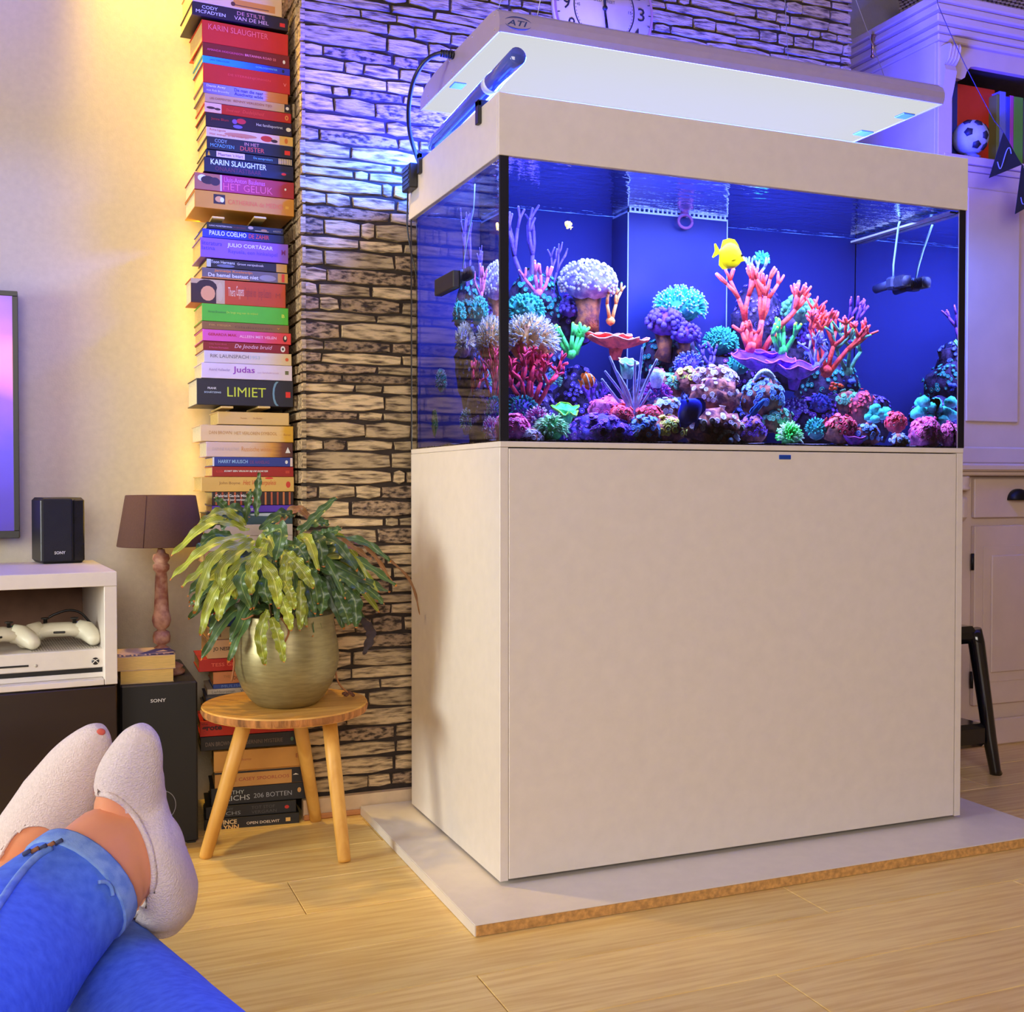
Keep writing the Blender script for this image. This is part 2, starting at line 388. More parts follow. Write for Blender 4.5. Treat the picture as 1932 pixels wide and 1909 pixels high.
# overflow weir at the back wall
wx0, wx1, wy, wz = inw(1185, 420, .46).x, inw(1372, 420, .46).x, .46, inw(1185, 398, .46).z
blue_acryl = M('blue_acrylic', (24, 30, 90), .3, var=.03)
ov = thing('overflow_box', 'blue overflow box with comb teeth at the back of the aquarium', 'overflow', ((wx0+wx1)/2, .52, ZC+.004))
MB().box(wx0, wx1, wy, .578, ZC+.006, wz).build('weir_wall', blue_acryl, ov)
edg = M('acrylic_edge', (150, 170, 255), .2)
MB().box(wx0-.001, wx1+.001, wy-.002, wy+.003, wz-.003, wz+.0015).box(wx0-.001, wx0+.0025, wy-.002, .57, wz-.003, wz+.0015).box(wx0-.0012, wx0+.0012, wy-.0016, wy+.001, ZC+.02, wz-.003).box(wx1-.0012, wx1+.0012, wy-.0016, wy+.001, ZC+.02, wz-.003).build('bright_edge', edg, ov, 'pale bright edges')
n = 22
for i in range(n):
    x = wx0+(wx1-wx0)*(i+.5)/n
    MB().box(x-.0022, x+.0022, wy-.001, wy+.003, wz+.0016, wz+.020).build('comb_tooth', edg, ov)
MB().box(1.168, 1.1875, .02, .572, ZW-.014, ZW-.009).build('waterline_streak', M('pale_streak', (235, 240, 250), .3), tank, 'pale strip at the waterline of the right pane')  # pale strip imitating a bright streak of light along the waterline
nz_ = inw(1293, 418, .44); rt = thing('return_nozzle', 'small dark round return nozzle hanging in front of the overflow comb', 'nozzle', nz_)
MB().tube([nz_+Vector((.019*math.cos(R(18*k)), 0, .016*math.sin(R(18*k)))) for k in range(21)], .004, 8).build('ring', M('nozzle_plum', (90, 50, 110), .4), rt)
MB().tube([nz_+Vector((0, .004, .016)), nz_+Vector((0, .02, .05)), (nz_.x, nz_.y+.02, ZW-.002)], .010, 10).build('pipe', M('nozzle_plum', (90, 50, 110), .4), rt)
# circulation pumps: bars seen inside the water, magnet outside the left pane
pumpm = M('pump_body', (30, 32, 60), .4)
def pump(x, y, z, lab, s):
    t = thing('wave_pump', lab, 'pump', (x, y, z))
    MB().tube([(x, y-.075, z), (x, y-.02, z)], .0125, 14).build('rotor_cage', pumpm, t)
    MB().tube([(x, y+.02, z), (x, y+.10, z-.004)], .0115, 14).build('rotor_cage', pumpm, t)
    mb = MB(); mb.box(x-.017, x+.017, y-.019, y+.019, z-.016, z+.016, .006); mb.build('motor_block', pumpm, t)
    mb = MB()
    for k in range(8): mb.box(x-.0135, x+.0135, y-.07+k*.006, y-.068+k*.006, z-.0135, z+.0135)
    mb.build('cage_ribs', pumpm, t)
    cm = M('pump_cord', (170, 210, 240), .5)
    MB().tube([(x-.004*s, y-.005, z+.015), (x-.008*s, y-.012, z+.045), (x-.012*s, y-.03, z+.085), (x-.02*s, y-.06, z+.14), (x-.02*s, y-.07, ZW-.002)], .0028, 8).build('power_cord', cm, t)
    return t
pz = inw(1690, 535, .30).z
pump(1.158, .30, pz, 'dark bar shaped wave pump on the right pane inside the water', 1)
pump(.042, .29, 1.295, 'dark bar shaped wave pump on the left pane inside the water', -1)
t = thing('pump_magnet', 'small black magnet block stuck on the outside of the left pane', 'magnet', (-.01, .30, 1.28))
MB().box(-.0165, -.0012, .235, .365, 1.262, 1.300, .002).build('housing', M('magnet_black', (34, 27, 25), .5), t)
MB().box(-.0008, .0, .235, .365, 1.262, 1.300).build('felt_pad', M('felt', (20, 20, 40), .9), t)
# ------------------------------------------------------------------ hanging tube light fixture
LX0, LX1, LY0, LY1, LZ = .008, 1.155, .028, .545, 1.743
alu = M('fixture_aluminium', (176, 160, 186), .42, metal=.15, var=.02)
lf = thing('light_fixture', 'long grey hanging tube light fixture glowing white over the aquarium', 'light', ((LX0+LX1)/2, (LY0+LY1)/2, LZ))
prof = [(LY0, LZ), (LY0-.006, LZ+.012), (LY0-.006, LZ+.026), (LY0, LZ+.040), (LY0+.014, LZ+.050), (LY0+.05, LZ+.0545), (LY1-.12, LZ+.055), (LY1-.04, LZ+.047), (LY1, LZ+.026), (LY1, LZ)]
mb = MB(); mb.loft([[(LX0+.003, a, b) for a, b in prof], [(LX1-.003, a, b) for a, b in prof]], cap=False, smooth=False, closed=False)
mb.box(LX0+.004, LX1-.004, LY0, LY0+.002, LZ, LZ+.012).box(LX0+.004, LX1-.004, LY1-.002, LY1, LZ, LZ+.012).build('housing', alu, lf)
for x0, x1 in ((LX0, LX0+.003), (LX1-.003, LX1)):
    mb = MB(); mb.prism([(a, b-.001) for a, b in prof], x0, x1, 'yz'); ec = mb.build('end_cap', alu, lf)
    for a, b in ((LY0+.02, LZ+.012), (LY0+.02, LZ+.04), (LY0+.15, LZ+.045), (LY0+.3, LZ+.045), (LY0+.28, LZ+.012), (LY1-.06, LZ+.014)):
        MB().box(x0-.0012, x1+.0012, a-.003, a+.003, b-.003, b+.003, .001).build('screw', M('screw_steel', (230, 220, 220), .25, metal=.8), ec)
MB().box(LX0+.0035, LX1-.0035, LY0+.0025, LY1-.0025, LZ+.001, LZ+.007).build('glowing_panel', M('tube_light', (2, 2, 2), 1, spec=0, emit=((214, 216, 218), 1.0)), lf, 'bright white glowing underside')
hold = M('lamp_holder_plastic', (84, 120, 130), .4)
for x, y, w in ((LX0+.012, .33, .03), (LX1-.045, .11, .035), (LX1-.05, .26, .04), (LX1-.075, .40, .06)):
    MB().box(x, x+w, y, y+.035, LZ-.003, LZ+.0008, .001).build('lamp_holder', hold, lf)
dk = M('logo_ink', (40, 60, 120), .4)
T = Matrix.Translation((0, 0, 0)) @ frame_xz((LX0, LY0-.0066, LZ))
p0 = on(957, 50, 1, LY0-.007); p1 = on(995, 34, 1, LY0-.007)
T = frame_xz((0, LY0-.0066, 0))
lettering('ATI', T, p0.x, p1.x, LZ+.014, LZ+.025, dk, lf, bold=.012, shear=.25)
for up in (0, 1):
    cx, cz = (p0.x+p1.x)/2+.002, LZ+.0195; pts = []
    for k in range(15):
        a = R(20+up*180+k*10); pts.append((cx+.030*math.cos(a), LY0-.0068, cz+.012*math.sin(a)))
    MB().tube(pts, [.0002+.0009*math.sin(math.pi*k/14) for k in range(15)], 5).build('logo_arc', dk, lf)
wire = M('steel_wire', (200, 196, 210), .3, metal=.7)
for x, y in ((.12, .10), (.12, .48), (1.05, .10), (1.05, .48)):
    MB().tube([(x, y, LZ+.054), (.35 if x < .5 else .85, .29, 2.6)], .0008, 5).build('suspension_wire', wire, lf)
cab_ = MB(); pp = [on(862, 104, 1, .30), on(835, 100, 1, .30), on(806, 112, 1, .32), on(782, 148, 1, .36), on(771, 200, 1, .42), on(773, 250, 1, .48), on(785, 292, 1, .55), on(796, 318, 1, .60)]
def smooth_path(P, n=5):
    P = [Vector(p) for p in P]; out = []
    for i in range(len(P)-1):
        a, b, c, d = P[max(i-1, 0)], P[i], P[i+1], P[min(i+2, len(P)-1)]
        for k in range(n):
            t = k/n; out.append(.5*((2*b)+(c-a)*t+(2*a-5*b+4*c-d)*t*t+(3*b-a-3*c+d)*t**3))
    return out+[P[-1]]
MB().tube(smooth_path(pp), .0052, 10).build('power_cord', M('black_rubber', (26, 25, 30), .35), lf)
q = on(856, 104, 1, .30); mb = MB()
for k in range(6): mb.tube([q+Vector((-.030+k*.006, 0, 0)), q+Vector((-.0262+k*.006, 0, 0))], .010-.0004*(5-k), 12)
mb.tube([q+Vector((-.03, 0, 0)), (LX0, q.y, q.z)], .0075, 10); mb.build('strain_relief', M('black_rubber', (26, 25, 30), .35), lf)
# ------------------------------------------------------------------ tube clipped on the rim, controller box
tb = thing('rim_tube', 'glossy dark tube light clipped along the left rim of the aquarium', 'tube', (.02, .2, ZT))
a, b = Vector((.022, -.042, 1.672)), Vector((.022, .50, 1.642)); d = (b-a)
MB().tube([a, a+d*.005, a+d*.2, a+d*.24, a+d*.9, a+d*.97, b], [.0155, .018, .018, .0195, .0185, .016, .009], 18).build('tube_body', M('blue_lit_black_gloss', (70, 86, 180), .12, coat=.6), tb)  # black tube; the blue light falling on it is put into its colour
MB().tube([a+d*.25, a+d*.29], .0198, 18).build('label_band', M('pale_label', (220, 225, 240), .5), tb, 'white paper band')
for y in (.10, .50):
    MB().box(-.0125, -.0045, y-.009, y+.009, ZT-.035, ZT+.012, .001).box(-.0125, .03, y-.009, y+.009, ZT+.0005, ZT+.014, .001).build('clip', black, tb)
T = Matrix(((0, 0, -1, .0033), (-1, 0, 0, 0), (0, 1, 0, 0), (0, 0, 0, 1)))
cb = thing('controller_box', 'small black controller box hooked on the rear left corner of the rim', 'controller', (-.02, .56, ZT-.04))
MB().box(-.026, -.0045, .525, .590, ZT-.062, ZT-.002, .003).build('housing', black, cb)
mb = MB()
for k in range(4): mb.box(-.0275, -.0255, .533, .582, ZT-.05+k*.011, ZT-.045+k*.011)
mb.build('button_row', M('button_blue', (36, 44, 110), .3), cb)
MB().tube(smooth_path([(-.016, .57, ZT-.06), (-.008, .60, ZT-.09), (-.004, .612, ZT-.15), (.02, .62, ZT-.25), (.06, .625, ZT-.4)]), .002, 6).build('cable', M('black_rubber', (26, 25, 30), .35), cb)
# ================================================================== reef
_build = MB.build
def _inside(mb, *a, **k):
    mb.v = [(min(max(v[0], .0125), 1.1875), min(max(v[1], .0125), .578), min(max(v[2], ZC+.003), ZW-.004)) for v in mb.v]
    return _build(mb, *a, **k)
MB.build = _inside
cm = {}
def CM(n, c, c2=None, **k):
    k.setdefault('rough', .5)
    return M('coral_'+n, c, nscale=k.pop('nscale', 60), var=.25, bump=.5, bscale=160, c2=c2, **k)
rock_m = CM('live_rock', (48, 36, 74), (16, 12, 34), rough=.9)
rock_b = CM('brown_rock', (150, 92, 84), (70, 40, 60), rough=.9)
def PX(px, Y): return 1.10/F*((on(px, 700, 1, 0)-CAM).dot(FW)+Y*.74)       # metres per photo pixel inside the water
SAND = ZC+.012
def rock(x, y, Y, rx, ry, label, mat=None, seed=1, polyp=None, n=30, pr=.006, name='live_rock', cat='rock', rd=None, name2='polyp_cluster'):
    """rock at photo pixel x, y and depth Y; rx, ry in photo pixels; polyp = material of the discs growing on it"""
    s = PX(x, Y); Y = max(Y, .014+(rd or (rx+ry)*.40)*s); c = inw(x, y, Y); r = (rx*s, (rd or (rx+ry)*.40)*s, ry*s)
    t = thing(name, label, cat, (c.x, c.y, c.z-r[2]))
    mb = MB(); mb.ico(c, r, 3, .34, 3.0, seed); mb.build('rock_base', mat or rock_m, t)
    if polyp:
        rg = random.Random(seed); mb = MB(); mb2 = MB()
        for k in range(n):
            u = rg.uniform(-.25, 1); a = rg.uniform(0, 2*math.pi); q = math.sqrt(max(0, 1-u*u))
            dv = Vector((q*math.cos(a), q*math.sin(a), u))
            if dv.y > .45: dv.y = -dv.y
            kk = 1+.34*noise.noise(dv*3.0+Vector((seed*7.3, seed*3.1, seed)))
            p = Vector((c.x+dv.x*r[0]*kk, c.y+dv.y*r[1]*kk, c.z+dv.z*r[2]*kk))
            nn = Vector((dv.x/r[0], dv.y/r[1], dv.z/r[2])).normalized()
            b = nn.orthogonal().normalized(); w = nn.cross(b); R_ = pr*rg.uniform(.7, 1.25)
            rings = [[p+nn*h*R_+(b*math.cos(2*math.pi*i/9)+w*math.sin(2*math.pi*i/9))*R_*q2 for i in range(9)] for q2, h in ((.5, -.3), (.95, .25), (1.0, .42), (.72, .38), (.35, .22))]
            mb.loft(rings, True); mb2.ico(p+nn*R_*.22, R_*.26, 1)
        mb.build(name2, polyp, t, kind='stuff')
        mb2.build('polyp_mouths', M('coral_mouth', (235, 235, 245), .4), t, kind='stuff')
    return t
def mound(x, y, Y, rx, ry, mat, label, base=None, n=150, ln=.014, rad=.0026, seed=1, tip=None, stalk=0, droop=.2, lo=-.35, rd=None, knob=0, name='anemone_coral'):
    """dome covered with tentacles or bubbles"""
    c = inw(x, y, Y); s = PX(x, Y); r = (rx*s*.84, (rd or rx*.8)*s*.84, ry*s*.84)
    t = thing(name, label, 'coral', (c.x, c.y, c.z-r[2]-stalk))
    mb = MB(); mb.ico(c, (r[0]*.92, r[1]*.92, r[2]*.9), 3, .12, 3, seed); mb.build('base', base or mat, t)
    if stalk:
        MB().tube([c+Vector((0, .01, -r[2]*.3)), c+Vector((.004, .012, -r[2]-stalk*.5)), c+Vector((0, .02, -r[2]-stalk))], [r[0]*.55, r[0]*.38, r[0]*.5], 12).build('stalk', CM('stalk', (150, 90, 60), (90, 50, 60)), t)
    rg = random.Random(seed); a_, b_ = MB(), MB()
    for k in range(n):
        u = lo+(1-lo)*((k+.5)/n); a = k*2.39996+rg.uniform(-.3, .3); q = math.sqrt(max(0, 1-u*u))
        dv = Vector((q*math.cos(a), q*math.sin(a), u))
        if dv.y > .55: continue
        p = c+Vector((dv.x*r[0], dv.y*r[1], dv.z*r[2]))*.93
        nn = (Vector((dv.x/r[0], dv.y/r[1], dv.z/r[2])).normalized()+Vector((rg.uniform(-.35, .35), rg.uniform(-.35, .35), rg.uniform(-.25, .35)))).normalized()
        L_ = ln*rg.uniform(.7, 1.2)
        p1 = p+nn*L_*.55; p2 = p1+(nn+Vector((rg.uniform(-.4, .4), rg.uniform(-.4, .4), -droop))).normalized()*L_*.5
        if knob: b_.ico(p1, rad*knob*rg.uniform(.8, 1.2), 1)
        else:
            a_.tube([p, p1, p2], [rad, rad*.95, rad*.6], 5)
            if tip: b_.ico(p2, rad*1.0, 1)
    if a_.v: a_.build('tentacles', mat, t, kind='stuff')
    if b_.v: b_.build('tentacle_tips', tip or mat, t, kind='stuff')
    return t
def branchy(x, y, Y, hpx, mat, label, seed=1, spread=.75, rad=.006, lev=3, kids=3, tip=None, n0=3, up=.9, bend=.25, name='branching_coral', rt=.62, flat=0, ratio=.68):
    """staghorn style colony growing up from photo pixel x, y"""
    c = inw(x, y, Y); s = PX(x, Y); Ht = hpx*s
    t = thing(name, label, 'coral', c); rg = random.Random(seed); mb, tp = MB(), MB()
    def grow(p, d, L_, r_, lv):
        q1 = p+d*L_*.5+Vector((rg.uniform(-1, 1), rg.uniform(-1, 1)*.5, rg.uniform(-.3, 1)))*L_*bend*.25
        d2 = (d+Vector((rg.uniform(-1, 1), rg.uniform(-1, 1)*.5, rg.uniform(-.2, .8)))*bend).normalized(); q2 = q1+d2*L_*.5
        mb.tube([p, q1, q2], [r_, r_*.9, r_*.78], 7)
        if lv == 0:
            (tp if tip else mb).ico(q2, r_*.80, 1); return
        mb.ico(q2, r_*.80, 1)
        for i in range(rg.choice((kids-1, kids)) if kids > 2 else kids):
            e = (d2*up+Vector((rg.uniform(-1, 1), rg.uniform(-1, 1)*(.15 if flat else .6), rg.uniform(-.1, .6)))*spread).normalized()
            grow(q2, e, L_*ratio*rg.uniform(.75, 1.15), r_*.78, lv-1)
    tot = sum(ratio**i for i in range(lev+1))
    for i in range(n0):
        d = Vector(((i-(n0-1)/2)*spread*.9/max(1, n0*.5)+rg.uniform(-.15, .15), rg.uniform(-.5, .2)*(0 if flat else 1), 1)).normalized()
        grow(c+Vector(((i-(n0-1)/2)*rad, 0, 0)), d, Ht/tot*1.12, rad, lev)
    mb.build('branches', mat, t)
    if tp.v: tp.build('branch_tips', tip, t, kind='stuff')
    MB().ico(c, rad*2.2, 2, .3, 3, seed).build('holdfast', mat, t)
    return t
def plate(x, y, Y, rx, mat, rim, label, seed=1, tilt=.25, ry=.6, layers=1, wav=.14, cup=.22, name='plate_coral'):
    c = inw(x, y, Y); s = PX(x, Y); Rr = rx*s
    t = thing(name, label, 'coral', c-Vector((0, 0, .02)))
    mb, ed = MB(), MB(); n = 40
    for l in range(layers):
        cc = c+Vector((l*Rr*.25*(-1)**l, l*.01, l*Rr*.16)); RL = Rr*(1-.28*l); rings = []
        top = []
        for q in (.06, .3, .55, .8, 1):
            rg_ = []
            for k in range(n):
                a = 2*math.pi*k/n; w = 1+wav*math.sin(5*a+seed+l)*q+wav*.6*math.sin(9*a+seed*2)*q
                p = Vector((RL*q*w*math.cos(a), RL*ry*q*w*math.sin(a), RL*cup*q*q+RL*wav*.5*q*q*math.sin(7*a+seed)))
                rg_.append(cc+Vector((p.x, p.y, p.z+p.y*tilt)))
            top.append(rg_)
        bot = [[p-Vector((0, 0, .0035+.012*(1-i/4))) for p in r] for i, r in enumerate(top)]
        mb.loft(top+bot[::-1], True)
        ed.tube(top[-1]+top[-1][:1], .0016, 5, cap=False)
    MB().tube([c-Vector((0, -.01, .035)), c], [.012, .02], 10).build('foot', mat, t)
    mb.build('plate', mat, t); ed.build('growing_edge', rim, t, 'paler growing edge')
    return t
lav = CM('lavender', (170, 168, 235), (104, 96, 190)); lavtip = CM('lavender_tip', (225, 225, 255))
purple = CM('purple', (92, 70, 190), (50, 36, 120)); violet = CM('violet', (120, 60, 200), (70, 36, 140)); pinkrim = CM('pink_rim', (220, 110, 220))
teal = CM('teal', (70, 190, 180), (30, 110, 120)); turq = CM('turquoise', (90, 225, 215), (50, 160, 170)); pale = CM('pale_cream', (252, 250, 240), (232, 218, 190))
crimson = CM('crimson', (215, 52, 84), (140, 24, 60)); green = CM('green', (80, 220, 110), (40, 140, 70)); lime = CM('lime', (170, 225, 60), (90, 160, 40))
salmon = CM('salmon', (232, 84, 74), (170, 44, 56)); pink = CM('pink', (226, 120, 190), (150, 70, 140)); bluem = CM('blue', (90, 110, 230), (50, 60, 160))
icy = CM('icy', (200, 225, 250), (130, 150, 220)); tan = CM('tan', (214, 160, 96), (150, 100, 60)); orange = CM('orange', (240, 96, 40), (170, 50, 30)); seag = CM('sea_green', (110, 190, 160), (60, 110, 110))
# live rock framework
for i, (x, y, Y, rx, ry, lab) in enumerate((
    (990, 790, .25, 60, 60, 'dark purple live rock at the foot of the left reef pillar'),
    (1000, 690, .36, 58, 75, 'tall dark live rock behind the crimson branching coral'),
    (1010, 580, .40, 48, 62, 'dark blue live rock near the top of the left reef pillar'),
    (1075, 610, .42, 44, 46, 'dark live rock carrying the lavender bubble coral'),
    (1090, 760, .45, 40, 60, 'shadowed live rock behind the orange striped clownfish'),
    (1240, 770, .34, 62, 52, 'dark live rock below the thin branched blue sea rod'),
    (1270, 690, .40, 58, 55, 'dark live rock under the purple bubble coral'),
    (1380, 720, .38, 60, 55, 'dark live rock left of the violet plate coral'),
    (1430, 620, .42, 46, 70, 'tall dark live rock behind the salmon branching coral'),
    (1500, 680, .40, 70, 55, 'dark live rock carrying the green finger coral'),
    (1560, 730, .36, 60, 50, 'dark live rock under the red sponge on the right reef'),
    (1540, 795, .28, 70, 42, 'dark live rock low on the right reef behind the white anemone'),
    (1640, 790, .30, 48, 40, 'dark reddish live rock among the teal leaf corals'),
    (1400, 800, .22, 60, 36, 'dark live rock low in front at the middle of the reef'))):
    rock(x, y, Y, rx, ry, lab, None, i+1, (purple, bluem, CM('deep_teal', (30, 110, 120)), violet)[i % 4], 120, .0058, name2='encrusting_growth')
# left pillar
branchy(995, 555, .38, 125, purple, 'tall dark purple branching coral like a hand at the left', 3, .55, .0062, 2, 3, lav, 2, 1.1)
branchy(1043, 560, .36, 80, purple, 'short pale tipped branching coral beside the hand shaped one', 5, .5, .004, 2, 2, icy, 2, 1.1)
branchy(1015, 552, .30, 45, pink, 'small pink branching coral between two purple branching corals', 8, .8, .0045, 1, 3, pale, 4)
mound(1110, 533, .33, 62, 42, lavtip, 'lavender bubble coral with white tips on the left reef', lav, 330, .013, .0036, 2, None, .06, lo=-.45, knob=1.2, name='bubble_coral')
mound(993, 585, .28, 38, 30, teal, 'dark teal rounded coral with short ridges at the left', CM('deep_teal', (30, 110, 120)), 120, .008, .0034, 3)
mound(1000, 645, .20, 52, 46, pale, 'large pale cream torch coral with white tentacles', tan, 330, .017, .0022, 4, icy)
branchy(1000, 765, .16, 92, crimson, 'bushy crimson branching coral low on the left pillar', 12, 1.0, .0058, 3, 3, salmon, 6, .75, rt=.7)
branchy(1078, 668, .26, 48, green, 'bright green spiky coral beside the cream torch coral', 6, .95, .0056, 1, 4, lime, 5)
branchy(1152, 605, .32, 58, tan, 'small tan coral stem with green tips under the lavender bubble coral', 4, .5, .005, 2, 2, green, 2, 1)
branchy(1105, 640, .36, 45, violet, 'pair of slender violet branches above the salmon plate coral', 9, .5, .004, 1, 2, None, 2, 1.2)
plate(1163, 648, .26, 56, salmon, CM('pale_salmon', (250, 160, 150)), 'salmon plate coral with wavy layered edge', 2, .1, .6, 2, .10, .18)
mound(1255, 612, .33, 40, 28, purple, 'purple bubble coral cluster on a tan stalk', violet, 70, .010, .0062, 6, None, .05, knob=1.3, name='bubble_coral')
mound(1293, 632, .31, 30, 20, purple, 'smaller purple bubble coral lower beside the purple cluster', violet, 45, .010, .0058, 7, None, .02, knob=1.3, name='bubble_coral')
mound(1284, 580, .38, 50, 33, turq, 'bright turquoise tentacle coral on top of the middle reef', teal, 260, .016, .0028, 8, icy, .04)
mound(1360, 648, .36, 34, 28, teal, 'teal green polyp dome at the middle of the reef', CM('deep_teal', (30, 110, 120)), 220, .010, .0021, 9, turq, .03)
mound(1035, 720, .30, 24, 22, seag, 'sea green fuzzy coral on the shaded left rock above the clownfish', bluem, 90, .009, .0022, 101)
mound(1075, 585, .36, 22, 16, purple, 'purple knobbly coral tucked under the lavender bubble coral', violet, 50, .008, .005, 102, None, knob=1.2)
branchy(1120, 770, .30, 40, violet, 'small violet branching coral on the shaded rock right of the clownfish', 103, .8, .0045, 2, 3, lav, 3)
mound(1300, 690, .30, 30, 24, bluem, 'deep blue fuzzy coral on the middle reef rock', purple, 110, .009, .0022, 104, lav)
mound(1395, 690, .30, 24, 20, teal, 'teal fuzzy coral behind the left end of the violet plate', CM('deep_teal', (30, 110, 120)), 90, .008, .0022, 105)
branchy(1340, 690, .28, 34, purple, 'small purple branching coral below the teal polyp dome', 106, .8, .0045, 2, 3, lav, 3)
mound(1530, 640, .34, 26, 22, purple, 'purple bubble coral between the green finger and wide salmon corals', violet, 60, .008, .005, 107, None, knob=1.2)
mound(1545, 765, .24, 26, 20, bluem, 'deep blue fuzzy coral below the violet plates', purple, 100, .008, .0022, 108)
mound(1500, 770, .20, 22, 16, violet, 'violet fuzzy coral in the shadow under the violet plates', purple, 90, .008, .0022, 109, lav)
# thin sea rod
def sea_rod(x, y, Y, lab, tips):
    c = inw(x, y, Y); t = thing('sea_rod', lab, 'coral', c); sm = CM('sea_rod', (190, 200, 255), (140, 146, 240))
    for i, (tx, ty, mx, my) in enumerate(tips):
        a = inw(tx, ty, Y-.01*(i % 3)); m = inw(mx, my, Y)
        MB().tube(smooth_path([c, m, a], 6), [.0042-.0016*k/12 for k in range(13)], 6).build('branch', sm, t)
sea_rod(1197, 785, .10, 'thin branched pale blue sea rod in the middle foreground', [(1150, 672, 1172, 725), (1141, 700, 1175, 745), (1135, 715, 1170, 760), (1163, 700, 1185, 740), (1212, 655, 1205, 720), (1240, 677, 1215, 730), (1232, 690, 1210, 745), (1228, 735, 1210, 765), (1198, 680, 1197, 730), (1172, 745, 1185, 765)])
plate(1185, 683, .16, 17, seag, pale, 'small grey green plate coral beside the sea rod', 3, .5, .8, 1, .12, .06)
plate(1240, 700, .15, 13, icy, pink, 'small pale plate coral right of the sea rod', 5, .5, .8, 1, .12, .06)
# middle and right reef
branchy(1430, 672, .26, 148, salmon, 'tall salmon pink branching coral with thick blunt fingers', 21, .62, .0088, 3, 3, CM('pale_salmon', (250, 160, 150)), 3, 1.0, .3, ratio=.74)
branchy(1415, 655, .22, 40, salmon, 'low salmon branch at the foot of the tall salmon coral', 25, .9, .0068, 1, 3, None, 3, .6)
branchy(1425, 525, .36, 34, icy, 'pale icy branch tuft at the top of the right reef', 23, .8, .0045, 1, 3, None, 4)
mound(1437, 490, .37, 13, 12, turq, 'tiny turquoise tuft at the very top of the right reef', teal, 40, .010, .0026, 5)
branchy(1475, 662, .24, 48, green, 'bright green finger coral with lime tips on the right reef', 31, .7, .0068, 1, 3, lime, 4, .9)
mound(1507, 588, .32, 36, 30, seag, 'pale sea green knobbly coral on the right reef', seag, 60, .008, .0062, 11, None, knob=1.3)
branchy(1492, 610, .27, 62, purple, 'dark purple antler branch in front of the sea green coral', 33, .6, .0058, 1, 2, lav, 1, 1)
branchy(1560, 700, .20, 110, salmon, 'wide salmon and pink branching coral on the right reef', 35, 1.0, .0072, 3, 3, pink, 4, .65, .35, ratio=.74)
branchy(1605, 640, .28, 65, violet, 'violet branching coral rising behind the wide salmon coral', 37, .8, .0052, 2, 3, pink, 2, .9)
branchy(1600, 700, .22, 82, seag, 'green brown branching coral at the right end of the reef', 39, 1.1, .0058, 2, 3, lime, 3, .5)
branchy(1540, 690, .18, 55, lav, 'pale lavender branch low inside the wide salmon coral', 41, 1.0, .005, 2, 3, icy, 3, .6)
plate(1440, 692, .20, 62, violet, pinkrim, 'wide violet plate coral with pink rim', 4, .35, .55, 1, .10, .30)
plate(1500, 706, .18, 50, violet, pinkrim, 'violet plate coral with a wavy rim right of the wide one', 7, .30, .6, 1, .12, .34)
plate(1447, 672, .25, 28, violet, pinkrim, 'small violet plate coral above the wide violet plates', 9, .2, .6, 1, .10, .25)
# zoanthid rocks in front
def zoa(x, y, Y, rx, ry, pm, lab, seed, n=40, pr=.006, rm=None, **k): rock(x, y, Y, rx, ry, lab, rm or rock_b, seed, pm, n, pr, 'polyp_rock', 'coral', **k)
whitep = CM('white_polyp', (226, 226, 244), (160, 130, 180)); bluep = CM('ice_blue_polyp', (130, 175, 240), (80, 110, 200)); redp = CM('red_polyp', (226, 84, 96), (170, 50, 80)); yelp = CM('yellow_polyp', (220, 200, 90), (130, 150, 80)); purpp = CM('purple_polyp', (150, 90, 210), (80, 40, 150)); pinkp = CM('pink_polyp', (236, 120, 180), (190, 70, 140))
zoa(1137, 822, .05, 66, 36, purpp, 'broad dome of purple ringed polyps at the front left', 51, 170, .0058, purple)
zoa(1150, 782, .16, 40, 30, pinkp, 'lilac fuzzy polyp mound behind the purple dome', 52, 90, .0045, pink)
zoa(1172, 787, .06, 22, 20, redp, 'salmon red polyp ball by the foot of the sea rod', 53, 60, .0062, salmon)
zoa(1225, 788, .09, 24, 20, redp, 'rusty red polyp cluster right of the sea rod', 54, 44, .006)
zoa(1215, 815, .04, 30, 25, bluep, 'grey blue polyp cluster in the front middle', 55, 60, .006)
zoa(1262, 812, .05, 30, 24, yelp, 'yellowish polyp cluster right of the grey blue one', 56, 56, .006)
zoa(1258, 775, .14, 30, 22, icy, 'icy white polyp cluster left of the dark blue fish', 57, 46, .006)
zoa(1260, 730, .22, 26, 22, seag, 'grey green polyp rock above the dark blue fish', 58, 30, .007)
zoa(1298, 718, .20, 26, 22, yelp, 'yellow green polyp rock in the middle of the reef', 59, 30, .007)
zoa(1350, 715, .17, 42, 22, whitep, 'ridge of white polyps on top of the brown rock', 60, 80, .0068)
zoa(1350, 752, .12, 46, 34, whitep, 'brown rock dotted with a few white ringed polyps', 61, 26, .006)
zoa(1440, 752, .12, 40, 36, bluep, 'rock covered with ice blue ringed polyps under the white clam', 62, 80, .007)
zoa(1345, 808, .05, 62, 32, whitep, 'wide brown rock with scattered white polyps at the front', 63, 46, .0068)
zoa(1418, 815, .06, 26, 26, purpp, 'purple polyp clump right of the front white clam', 64, 60, .005)
zoa(1465, 795, .10, 30, 22, seag, 'grey green polyp cluster left of the white anemone', 65, 54, .006)
zoa(1585, 812, .06, 30, 24, redp, 'raspberry red polyp cluster on the right front', 66, 60, .007)
zoa(1635, 822, .05, 26, 20, bluep, 'pale blue polyp cluster between red and purple ones on the right', 67, 44, .006)
zoa(1600, 760, .18, 24, 20, seag, 'grey green frilled polyp cluster below the red sponge', 68, 34, .007)
